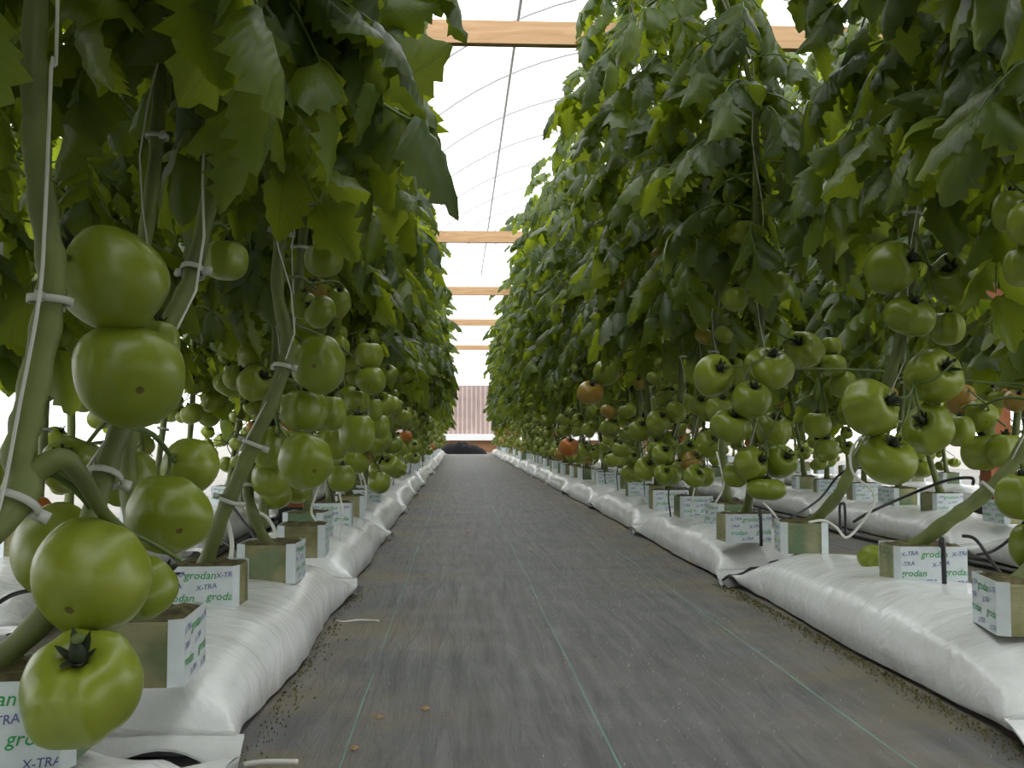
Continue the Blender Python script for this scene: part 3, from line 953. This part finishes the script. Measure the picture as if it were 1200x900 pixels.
block(-0.383, 1.565, 0.02, 1, 'growing block with its lettered side below a knobbly clipped stem', 'growing blocks of the path row nearer the side wall')
pts = [Vector((-.39, 1.575, bz)), P(258, 610, 1.55), P(288, 540, 1.55), P(330, 440, 1.56), P(336, 400, 1.57), P(325, 335, 1.58), P(332, 250, 1.58), P(342, 160, 1.58), P(345, 30, 1.6)]
pd_ = Plant((-.39, 1.575, bz), top_to(pts, -.36, 1.6), .0125, .008, 'tomato plant with a knobbly clipped stem and a flat scarred fruit', GA, 12, 6)
explicit(pd_, [(373, 427, 66, 58, 'bb', .02), (356, 481, 54, 52, 'u', .08), (386, 484, 40, 44, 'u', .16)], P(335, 385, 1.57).z, rnd, 1.62)
explicit(pd_, [(358, 540, 65, 58, 'bl', .0), (318, 523, 46, 56, 'u', .14), (318, 560, 44, 46, 'u', .18)], P(318, 470, 1.56).z, rnd, 1.66)
explicit(pd_, [(375, 366, 38, 34, 'l', .1), (356, 358, 30, 34, 'u', .16), (397, 354, 28, 36, 'uf', .2)], P(326, 330, 1.58).z, rnd, 1.68)
explicit(pd_, [(390, 282, 48, 34, 'u', .1), (380, 305, 46, 40, 'u', .06), (373, 230, 44, 36, 'u', .14)], P(330, 255, 1.58).z, rnd, 1.66)
for py, sz in ((430, 2), (268, 1), (520, 2), (585, 2)):
    pd_.clip(P(310, py, 1.56).z, sz)
pd_.leaves(rnd, 46, .90, 2.12, True, near_keep); PLN.append(pd_)

block(-0.342, 1.87, R(90) - 0.03, 1, 'growing block with a bare brown side, next beyond the lettered one', 'growing blocks of the path row nearer the side wall')
pts = [Vector((-.35, 1.87, bz)), P(296, 600, 1.84), P(292, 560, 1.86), P(318, 470, 1.88), P(344, 370, 1.9), P(353, 295, 1.9), P(356, 200, 1.9)]
pe = Plant((-.35, 1.87, bz), top_to(pts, -.34, 1.92), .0105, .008, 'tomato plant with close hanging round fruits above the bare brown block', GA, 10, 5)
explicit(pe, [(432, 416, 32, 32, 'u', .1), (435, 446, 34, 30, 'b', .08), (418, 470, 30, 28, 'u', .14), (440, 480, 18, 28, 'u', .2)], P(345, 380, 1.9).z, rnd, 2.0)
explicit(pe, [(419, 508, 42, 48, 'u', 0), (400, 560, 32, 34, 'u', .1), (390, 520, 34, 40, 'u', .16), (444, 500, 26, 30, 'u', .3)], P(330, 440, 1.89).z, rnd, 2.0)
pe.clip(P(352, 290, 1.9).z, 1); pe.clip(P(292, 570, 1.86).z, 1)
pe.leaves(rnd, 46, .90, 2.12, True, near_keep); PLN.append(pe)
block(-0.342, 2.25, R(90) + 0.05, 0, 'growing block with a bare brown side in front of the wooden post', 'growing blocks of the path row nearer the side wall')

# --- path row farther from the wall
block(0.775, 1.34, R(78), 0, 'growing block with rounded worn corner at the end of the big smooth bag', 'growing blocks of the path row farther from the side wall')
pts = [Vector((.765, 1.335, bz)), P(1220, 640, 1.34), P(1245, 540, 1.36), P(1260, 400, 1.4), P(1265, 200, 1.42), P(1262, 0, 1.44)]
qa = Plant((.765, 1.335, bz), top_to(pts, .72, 1.46), .012, .008, 'tomato plant with bunched fruits beside the big smooth bag', GC, 10, 5)
explicit(qa, [(1184, 248, 42, 54, 'u', .02), (1206, 262, 50, 56, 'u', -.03), (1200, 312, 48, 52, 'u', .0)], P(1260, 230, 1.42).z, rnd, 1.36)
explicit(qa, [(1196, 582, 54, 58, 'u', 0), (1206, 640, 44, 58, 'u', .03)], P(1250, 520, 1.37).z, rnd, 1.34)
qa.leaves(rnd, 42, .90, 2.12, True, near_keep); PLN.append(qa)

block(0.835, 1.765, -0.06, 2, 'lettered growing block with a black stake on the big smooth bag', 'growing blocks of the path row farther from the side wall')
pts = [Vector((.82, 1.77, bz)), P(1112, 610, 1.72), P(1150, 582, 1.70), P(1190, 540, 1.68), P(1216, 480, 1.68), P(1226, 400, 1.68), P(1216, 270, 1.68), P(1200, 170, 1.68), P(1176, 60, 1.68), P(1160, -60, 1.68)]
qb = Plant((.82, 1.77, bz), top_to(pts, .68, 1.7), .0135, .009, 'tomato plant with a thick stem slanting out of the staked block', GC, 12, 6)
qb.clip(P(1200, 178, 1.68).z, 2); qb.clip(P(1160, 573, 1.7).z, 2)
explicit(qb, [(1125, 505, 36, 40, 'u', .3), (1150, 487, 38, 36, 'b', .34), (1150, 530, 44, 46, 'u', .36), (1126, 468, 34, 40, 'u', .4, 'tomato_turn'), (1178, 528, 40, 44, 'u', .3)], P(1214, 470, 1.68).z, rnd, 1.75)
tx = MB().box((0, 0, 0), (.046, .0015, .014)); 
tp = obj('clip_tag', tx.mesh('clip_tag', 'clip', False), qb.o, TRS(P(1189, 181, 1.655) - qb.base, Euler((0, -R(28), 0))))
tv, tf = text_mesh('3IE', .012); lm = MB(); lm.add([(p[0], -.001, p[1]) for p in tv], tf)
obj('lettering', lm.mesh('lettering', 'black', False), tp)
qb.leaves(rnd, 46, .90, 2.12, True, near_keep); PLN.append(qb)

block(0.785, 2.26, R(80), 1, 'growing block half lettered and half stained green, next to the fallen tomato', 'growing blocks of the path row farther from the side wall')
pts = [Vector((.81, 2.26, bz)), P(982, 580, 2.14), P(1002, 540, 2.12), P(1022, 500, 2.1), P(1046, 430, 2.08), P(1062, 370, 2.06), P(1070, 290, 2.05), P(1069, 200, 2.05), P(1071, 110, 2.05), P(1072, 0, 2.05)]
qc = Plant((.81, 2.26, bz), top_to(pts, .70, 2.06), .0130, .009, 'tomato plant hung with four fruits above and four large ones below', GC, 12, 6)
explicit(qc, [(1044, 314, 62, 62, 'fr', -.04), (1118, 327, 60, 62, 'fl', -.02), (1066, 370, 57, 46, 'uf', -.06), (1110, 385, 42, 42, 'u', .02)], P(1070, 270, 2.05).z, rnd, 1.98)
explicit(qc, [(1094, 441, 64, 66, 'f', -.02), (1020, 478, 66, 62, 'fr', -.06), (1087, 503, 60, 58, 'fl', .0), (1040, 538, 68, 54, 'uf', -.05)], P(1056, 390, 2.07).z, rnd, 1.96)
qc.clip(P(1015, 515, 2.11).z, 1); qc.clip(P(1070, 250, 2.05).z, 1)
qc.leaves(rnd, 46, .90, 2.12, True, near_keep); PLN.append(qc)

block(0.722, 2.50, 0.08, 0, 'lettered growing block with a black strap at the drooping bag end', 'growing blocks of the path row farther from the side wall')
pts = [Vector((.73, 2.52, bz)), P(880, 570, 2.45), P(884, 500, 2.5), P(892, 380, 2.5), P(886, 250, 2.5), P(880, 100, 2.5)]
qd = Plant((.73, 2.52, bz), top_to(pts, .64, 2.5), .0105, .008, 'tomato plant with the largest ribbed cluster over the strapped block', GC, 10, 5)
explicit(qd, [(836, 440, 48, 50, 'f', .0), (900, 432, 62, 46, 'uf', .02), (880, 468, 48, 42, 'uf', -.05), (857, 499, 46, 38, 'uf', -.02)], P(890, 400, 2.5).z, rnd, 2.4)
explicit(qd, [(880, 543, 38, 38, 'fr', -.02), (914, 541, 38, 46, 'f', .0), (898, 573, 44, 28, 'u', -.03), (905, 505, 42, 44, 'uf', .1), (862, 556, 28, 32, 'u', .08)], P(884, 490, 2.5).z, rnd, 2.38)
explicit(qd, [(942, 410, 44, 48, 'fl', .1), (974, 406, 26, 24, 'u', .2), (976, 428, 34, 28, 'u', .18), (988, 450, 32, 34, 'u', .2), (958, 498, 30, 32, 'u', .3), (968, 527, 28, 28, 'u', .3)], P(890, 380, 2.5).z, rnd, 2.5)
explicit(qd, [(870, 272, 34, 30, 'u', .1), (908, 332, 34, 32, 'u', .15), (862, 350, 30, 30, 'u', .1), (882, 330, 32, 32, 'u', .2)], P(887, 260, 2.5).z, rnd, 2.45)
qd.leaves(rnd, 46, .90, 2.12, True, near_keep); PLN.append(qd)

# a fallen tomato on the big bag
fo = thing('fallen_tomato', P(1021, 640, 1.93), 'small green tomato lying on the big white bag behind the staked block', 'tomato')
fo.location.z = BAG_TOP + 0.022
obj('fruit', TOM['tomato'][2], fo, TRS((0, 0, 0), Euler((1.9, 0.3, 0)), (.05, .05, .05)))


def generic(rk, y, i, label, group, nleaf, split, mode, trusses, rnd, block_label=None, bgroup=None, tmin=.17):
    x0 = ROWS[rk] + rnd.uniform(-.05, .05)
    b = Vector((x0, y, bz))
    if block_label: block(x0, y, rnd.choice((0, R(90))) + rnd.uniform(-.15, .15), i, block_label, bgroup, lettered=y < 5.5)
    lean = rnd.uniform(-.12, .12); lx = rnd.uniform(-.06, .06)
    pts = [b, b + S(lx * .3, lean * .5, .15), b + S(lx, lean, .4), b + S(lx + rnd.uniform(-.04, .04), lean, .75), b + S(0, lean * .6, 1.2)]
    lt = {'C': -.17, 'A': .02, 'B': .12}.get(rk, 0)
    pts[-1].x += lt * .5
    pts = top_to(pts, x0 + lt + rnd.uniform(-.05, .05), y + lean * .5)
    near = y < 7
    pl = Plant(b, pts, .0115, .007, label, group, 8 if near else 6, 3 if near else 2)
    if mode == 'leaf': pl.leaves(rnd, nleaf, .66 if rk == 'B' else .78 if y > 3 else .84, 1.92 if rk == 'B' else 2.14, split, near_keep)
    else:
        f = tag(obj('foliage', FOL[rnd.randrange(5)], pl.o, TRS((.03 if rk == 'B' else 0, 0, -b.z), Euler((0, 0, rnd.random() * 6.28)), (1, 1, .9 if rk == 'B' else rnd.uniform(.97, 1.03)))), kind='stuff')
    for tz, cnt, dmin, dmax in trusses:
        att = []; aim = rnd.choice((-1, 1)) if rk in 'BDE' else (1 if rk == 'A' else -1)
        if rnd.random() < .25: aim = -aim
        z = tz + rnd.uniform(-.05, .05); cen = pl.at_z(z) + S(aim * rnd.uniform(.04, .09), rnd.uniform(-.08, .08), -.05)
        for k in range(cnt):
            dia = rnd.uniform(dmin, dmax)
            for tr in range(14):
                c = cen + S(rnd.uniform(-.07, .07), rnd.uniform(-.08, .08), rnd.uniform(-.10, .05))
                if c.z - dia * .45 > tmin and free(c, dia * .47): break
            else: continue
            g = rnd.random()
            mat = 'tomato_ripe' if g < .012 else 'tomato_turn' if g < (.09 if rk in 'CD' else .04) else 'tomato'
            ax = (rnd.uniform(-.5, .5) - aim * .2, rnd.uniform(-.9, .5), rnd.uniform(.35, 1))
            att.append(tomato(pl.o, c, dia, dia * rnd.uniform(.76, .92), ax, rnd, mat, calyx=y < 9))
        if att and y < 10: pl.truss(att, z, rnd, .003)
    if 0 < y < 6.5:
        for z in (rnd.uniform(.3, .45), rnd.uniform(.55, .8)): pl.clip(z, 1)
    return pl


FRUIT = [(.34, 5, .062, .088), (.55, 5, .06, .086), (.72, 3, .045, .075), (1.05, 2, .035, .05)]
FRUIT_FAR = [(.34, 5, .065, .088), (.55, 5, .06, .086), (.70, 2, .05, .07)]
LA = 'distant tomato plant in the path row nearer the side wall, toward the black sheeting'
LC = 'distant tomato plant in the path row farther from the side wall, toward the black sheeting'
BA = 'distant growing block in the path row nearer the side wall, toward the black sheeting'
BC = 'distant growing block in the path row farther from the side wall, toward the black sheeting'
GBA = 'growing blocks of the path row nearer the side wall'; GBC = 'growing blocks of the path row farther from the side wall'
ALLP = list(PLN)
rnd = random.Random(21)
y = 2.25; i = 0
while y < 19.0:
    mode = 'leaf' if y < 12.5 else 'foliage'
    la = 'tomato plant in the path row nearer the side wall, %s beyond the knobbly clipped stem' % ORD[i + 1] if i < 16 else LA
    ba = 'growing block nearer the side wall, %s beyond the one before the wooden post' % ORD[i - 1] if 0 < i < 16 else BA
    ALLP.append(generic('A', y, i, la, GA, 46, y < 3.0, mode, FRUIT if y < 7 else FRUIT_FAR, rnd, None if i == 0 else ba, GBA))
    y += .355; i += 1
y = 2.88; i = 0
while y < 19.0:
    mode = 'leaf' if y < 12.5 else 'foliage'
    lc = 'tomato plant in the path row farther from the side wall, %s beyond the strapped block' % ORD[i] if i < 16 else LC
    bc = 'growing block farther from the side wall, %s beyond the strapped one at the bag end' % ORD[i] if i < 16 else BC
    ALLP.append(generic('C', y, i, lc, GC, 48 if y < 3.3 else 40, y < 3.3, mode, FRUIT if y < 7 else FRUIT_FAR, rnd, bc, GBC))
    y += .355; i += 1
for (ex, ey, ew, eh, yy, em) in ((667, 524, 22, 22, 5.0, 'tomato_ripe'), (692, 460, 31, 27, 4.0, 'tomato_turn'), (710, 437, 29, 31, 4.0, 'tomato'), (1190, 470, 26, 26, 2.6, 'tomato_turn')):
    pl = min([p for p in ALLP if .6 < p.base.x < 1.0], key=lambda p: abs(p.base.y - yy))
    explicit(pl, [(ex, ey, ew, eh, 'uf', 0, em)], min(1.2, P(ex, ey, yy).z + .08), rnd, pl.base.y - .12)
for y in (.72, 1.04):
    ALLP.append(generic('C', y, 0, 'tomato plant of the path row farther from the wall, beside the smooth bag end', GC, 40, True, 'leaf', [], rnd))
for y in (-.2, .12, .34):
    ALLP.append(generic('A', y, 0, 'tomato plant of the path row nearer the side wall, before the forked stem', GA, 40, False, 'foliage', [], rnd))
# both path rows carry on behind the viewpoint
for rk, lab, g in (('A', 'tomato plant of the path row nearer the side wall, before the forked stem', GA), ('C', 'tomato plant of the path row farther from the wall, before the smooth bag', GC), ('B', 'tomato plant of the back row by the side wall, before the forked stem', 'tomato plants of the back row by the side wall'), ('D', 'tomato plant of the second row, before the smooth bag', 'tomato plants of the second row behind the path row')):
    for y in [-2.6 + .37 * k for k in range(7 if rk == 'A' else 9)]:
        if rk != 'A' or y < -.25: ALLP.append(generic(rk, y, 0, lab, g, 40, False, 'foliage', [(.45, 4, .06, .08)], rnd))
for rk, sgn in (('A', -.75), ('A', -1.95), ('C', .45), ('C', -.8), ('C', -2.05)):
    bag(ROWS[rk], sgn, 2, 'white grow bag of the path row ' + ('nearer the side wall, before the lowest hanging tomato' if rk == 'A' else 'farther from the wall, before the smooth bag'), 'grow bags of the path row ' + ('nearer' if rk == 'A' else 'farther from') + ' the side wall')
# rows behind
for rk, y0, y1, st, lab, bl, g in (
        ('B', .72, 11, .36, 'tomato plant in the back row against the white side wall', 'growing block in the back row against the white side wall', 'back row by the side wall'),
        ('D', 1.9, 12, .36, 'tomato plant in the second row behind the ripening fruit', 'growing block in the second row behind the ripening fruit', 'second row behind the path row'),
        ('E', 3.5, 10.5, .42, 'tomato plant in the third row, deep behind the path row', 'growing block in the third row, deep behind the path row', 'third row')):
    y = y0; i = 0
    while y < y1:
        ALLP.append(generic(rk, y, i, lab, 'tomato plants of the ' + g, 44, False, 'leaf' if (y < 4.2 and rk == 'B') else 'foliage',
                            [(.34, 5, .05, .08), (.52, 5, .05, .085), (.68, 3, .04, .07)] if y < 8 else [(.45, 4, .06, .08)], rnd, bl, 'growing blocks of the ' + g))
        y += st; i += 1

# the leaf that reaches out over the path
lf_pts = catmull([pd_.at_z(.95), P(385, 60, 1.58), P(430, 105, 1.54), P(452, 124, 1.53), P(480, 140, 1.52), P(492, 138, 1.51)], 3)
lf = obj('leaf', MB().tube([p - pd_.base for p in lf_pts], .0032, 6).mesh('leaf_stalk', 'petiole'), pd_.o)


def hung_leaflet(a, b, d, k, wide=1.0, facing=(0, -1, .2), dd=0.0):
    p0 = P(*a, d); p1 = P(*b, d + dd); v = p1 - p0; L = v.length; v.normalize()
    z = Vector(facing); xa = v.cross(z).normalized(); za = xa.cross(v)
    obj('leaflet', LEAFLETS[k][1], lf, Matrix.Translation(p0 - pd_.base) @ Matrix((xa, v, za)).transposed().to_4x4() @ Matrix.Diagonal((L * wide, L, L, 1)))


hung_leaflet((488, 132), (562, 236), 1.51, 1, 1.15, (.5, -.6, .6))
hung_leaflet((452, 122), (405, 215), 1.53, 0, 1.3, (.1, -1, .1))
hung_leaflet((470, 135), (470, 205), 1.54, 4, 1.2, (.3, -.9, .3))
hung_leaflet((436, 108), (540, 62), 1.53, 7, 1.1, (0, -1, -.4))
hung_leaflet((425, 100), (470, 10), 1.55, 1, 1.1, (.3, -.8, .6))
hung_leaflet((410, 85), (372, 130), 1.57, 6, 1.0, (0, -.8, .6))
hung_leaflet((440, 20), (512, -12), 1.56, 0, 1.1, (0, -1, -.4))

# ------------------------------------------------------------------ twine + crop wires
for x, lab in ((-.38, 'thin crop wire strung over the path row nearer the white side wall'), (.78, 'thin crop wire strung over the path row farther from the white side wall')):
    tag(obj('crop_wire', MB().tube([(x, Y0 + .01, 2.1), (x, Y1 - .05, 2.1)], .0015, 4).mesh('crop_wire', 'metal')), lab, 'wire')
for pl in ALLP:
    if pl.base.y > 6.5 or pl.base.y < 0 or pl is pa or abs(pl.base.x) > .85: continue
    wall = pl.base.x < 0
    off = .016
    zs = [.32 + .2 * k for k in range(9)]
    pts = [pl.at_z(z) + S((off if k % 2 else -off) * (1 if k < 3 else .9), -off * .9, 0) for k, z in enumerate(zs)]
    pts.append(S(-.38 if wall else .78, pl.path[-1].y, 2.1))
    o = obj('support_twine', MB().tube(catmull(pts, 3), .0013 if pl.base.y > 1 else .0016, 5).mesh('support_twine', 'twine'))
    tag(o, 'white support twine on a stem in the path row ' + ('nearer' if wall else 'farther from') + ' the side wall', 'twine', 'support twines ' + ('nearer' if wall else 'farther from') + ' the side wall')

tag(obj('support_twine', MB().tube(catmull([P(-14, 640, .76), P(4, 575, .77), P(22, 480, .775), P(46, 350, .785), P(53, 250, .80), P(60, 80, .81), P(68, -120, .82), S(-.38, .86, 2.1)], 5), .0015, 6).mesh('support_twine', 'twine')), 'straight white twine stretched beside the thickest forked stem', 'twine', 'support twines nearer the side wall')

# ------------------------------------------------------------------ drip tubes and stakes


def tubeobj(name, pts, r, mat, label, cat, group=None, sub=6):
    return tag(obj(name, MB().tube(catmull(pts, sub), r, 7).mesh(name, mat)), label, cat, group)


tubeobj('drip_tube', [P(925, 608, 2.5), P(960, 585, 2.6), P(985, 555, 2.6), P(1010, 548, 2.5)], .0032, 'black', 'black drip tube curving up beside the half-stained block', 'drip tube')
tubeobj('drip_tube', [P(1000, 612, 2.2), P(1020, 600, 2.2), P(1070, 578, 2.2), P(1110, 563, 2.1), P(1138, 560, 2.0), P(1140, 568, 2.0)], .0034, 'black', 'long black drip tube arching behind the staked block', 'drip tube')
tubeobj('drip_tube', [P(1128, 628, 1.86), P(1143, 632, 1.84), P(1160, 655, 1.82), P(1185, 690, 1.7)], .0034, 'black', 'black drip tube dropping off the corner of the staked block', 'drip tube')
tubeobj('drip_tube', [P(1145, 650, 1.95), P(1165, 645, 1.9), P(1190, 625, 1.85), P(1215, 590, 1.8)], .003, 'black', 'black drip tube rising from the bag behind the staked block', 'drip tube')
tubeobj('drip_stake', [P(1107, 690, 1.674), P(1106, 660, 1.672), P(1105, 636, 1.672), P(1103, 632, 1.69), P(1103, 640, 1.71)], .0042, 'black', 'black drip stake hooked over the front of the lettered block', 'stake')
tubeobj('drip_stake', [P(985, 625, 2.13), P(984, 595, 2.13), P(987, 590, 2.13), P(990, 594, 2.13), P(991, 628, 2.13)], .003, 'black', 'black hooked drip stake standing in the half-stained block', 'stake')
tubeobj('drip_stake', [P(892, 640, 2.312), P(891, 602, 2.312), P(890, 597, 2.34), P(890, 604, 2.37)], .004, 'black', 'black strap over the front of the block at the drooping bag end', 'stake')
tubeobj('white_tube', [P(948, 612, 2.05), P(965, 610, 2.06), P(980, 618, 2.05), P(992, 630, 2.04), P(1008, 615, 2.03), P(1023, 592, 2.02), P(1022, 575, 2.03), P(1000, 555, 2.06), P(997, 530, 2.08), P(1008, 512, 2.09)], .0028, 'whitetube', 'white tube looping down the stem over the half-stained block', 'tube')
tubeobj('white_tube', [P(838, 590, 2.6), P(848, 570, 2.6), P(845, 550, 2.6), P(840, 530, 2.65)], .0026, 'whitetube', 'white tube rising from the blocks beyond the ribbed cluster', 'tube')
tubeobj('white_tube', [P(912, 636, 2.31), P(914, 615, 2.3), P(905, 600, 2.3), P(894, 589, 2.32)], .0026, 'whitetube', 'white tube running down past the strapped block', 'tube')
tubeobj('white_tube', [P(386, 712, 2.12), P(388, 724, 2.03), P(400, 729, 1.97), P(420, 727, 1.98), P(444, 728, 1.96)], .0026, 'whitetube', 'loose white tube curling onto the path from the bag corner', 'tube')
tubeobj('white_tube', [P(285, 896, 1.095), P(310, 893, 1.095), P(349, 893, 1.092)], .0030, 'whitetube', 'short white tube lying flat on the path by the bag tip', 'tube')
tubeobj('white_tube', [P(268, 668, 1.62), P(272, 640, 1.64), P(268, 615, 1.64), P(262, 600, 1.62)], .0036, 'whitetube', 'white tube curving into the lettered block below the knobbly stem', 'tube')
tubeobj('white_tube', [P(322, 640, 1.9), P(322, 622, 1.92), P(312, 606, 1.92), P(300, 600, 1.9)], .0034, 'whitetube', 'white tube curving into the bare brown block', 'tube')
tubeobj('white_tube', [P(378, 618, 2.3), P(365, 600, 2.35), P(372, 575, 2.4), P(378, 560, 2.4)], .003, 'whitetube', 'white tube forking beside the wooden post', 'tube')
tubeobj('drip_tube', [P(200, 650, 1.9), P(225, 672, 1.8), P(240, 680, 1.75)], .003, 'black', 'black drip tube slanting behind the lettered block', 'drip tube')
tubeobj('drip_tube', [P(270, 590, 2.1), P(292, 620, 2.05), P(310, 650, 2.0)], .003, 'black', 'black drip tube crossing behind the bare brown block', 'drip tube')
tubeobj('drip_tube', [P(235, 620, 2.2), P(262, 635, 2.1), P(285, 650, 2.05)], .003, 'black', 'black drip tube lying over the dusty back bag', 'drip tube')
tubeobj('drip_tube', [P(-10, 712, 1.3), P(15, 697, 1.32), P(45, 690, 1.36)], .003, 'black', 'black drip tube bent over the dusty bag by the forked stem', 'drip tube')
rnd = random.Random(77)
for rk, s in (('A', 1), ('C', -1)):
    y = 2.6
    while y < 8:
        x = ROWS[rk] + rnd.uniform(-.06, .06)
        b = S(x, y, bz)
        wht = rnd.random() < .65
        tubeobj('white_tube' if wht else 'drip_tube', [b + S(s * .06, 0, -.07), b + S(s * .065, .01, .02), b + S(s * .03, .03, .10), b + S(0, .05, .05), b + S(-.02, .06, .20)], .0026,
                'whitetube' if wht else 'black', ('thin white tube' if wht else 'thin black drip tube') + ' over a block in the path row ' + ('nearer' if rk == 'A' else 'farther from') + ' the side wall',
                'tube' if wht else 'drip tube', ('white' if wht else 'black') + ' tubes over the blocks ' + ('nearer' if rk == 'A' else 'farther from') + ' the side wall', 4)
        y += .33
for rk in 'BD':
    lab = 'black supply hose lying along the ' + ('back row against the white side wall' if rk == 'B' else 'second row behind the ripening fruit')
    x = ROWS[rk] + (.22 if rk == 'B' else -.24)
    tubeobj('supply_hose', [S(x + .03 * math.sin(k * 1.3), .5 + k * .9, .010) for k in range(13)], .0075, 'black', lab, 'hose', None, 4)

# ------------------------------------------------------------------ litter on the ground cover
rnd = random.Random(3)
mb = MB()


def grain(mb, x, y, s):
    a = rnd.random() * 6
    vs = [(x + s * math.cos(a + k * 2.09), y + s * math.sin(a + k * 2.09), .0045) for k in range(3)] + [(x, y, .0045 + s * .5)]
    vs = [(p[0], p[1], p[2] - .003) for p in vs[:3]] + [vs[3]]
    mb.add(vs, [(0, 1, 3), (1, 2, 3), (2, 0, 3)])


for k in range(520):
    y = rnd.uniform(1.05, 3.2); x = rnd.gauss(.30, .14) if rnd.random() < .75 else rnd.uniform(-.2, .6)
    if not -.22 < x < .6: continue
    grain(mb, x, y, rnd.uniform(.0007, .0016))
tag(obj('perlite_grains', mb.mesh('perlite_grains', 'perlite', False)), 'tiny white perlite grains scattered over the grey path', 'perlite', kind='stuff')
mb = MB()
for k in range(1700):
    t = rnd.random(); y = 1.0 + 1.4 * t
    x = .655 - abs(rnd.gauss(0, .017)) - .004
    if rnd.random() < .2: x = -.243 + abs(rnd.gauss(0, .016))
    grain(mb, x, y, rnd.uniform(.0008, .002))
tag(obj('plant_crumbs', mb.mesh('plant_crumbs', 'crumb', False)), 'yellow green plant crumbs gathered along the bag edges', 'debris', kind='stuff')
for (px, py, s) in ((498, 833, .007), (443, 843, .006), (548, 626, .010), (420, 703, .005), (415, 880, .006), (760, 640, .008)):
    p = P(px, py, 1); v = p - Vector((0, 0, CAM_H)); p = Vector((0, 0, CAM_H)) + v * (-CAM_H / v.z)
    m2 = MB(); m2.add([(-s, 0, .002), (0, -s * .6, .001), (s * 1.2, 0, .003), (0, s * .6, .005), (0, 0, .006)], [(0, 1, 4), (1, 2, 4), (2, 3, 4), (3, 0, 4)])
    tag(obj('dry_leaf_scrap', m2.mesh('dry_leaf_scrap', 'dead', False), None, Matrix.Translation((p.x, p.y, .001))), 'tiny brown dry leaf scrap lying on the grey path', 'leaf scrap', 'dry scraps on the path')
print('OBJECT COUNT', len(bpy.data.objects))
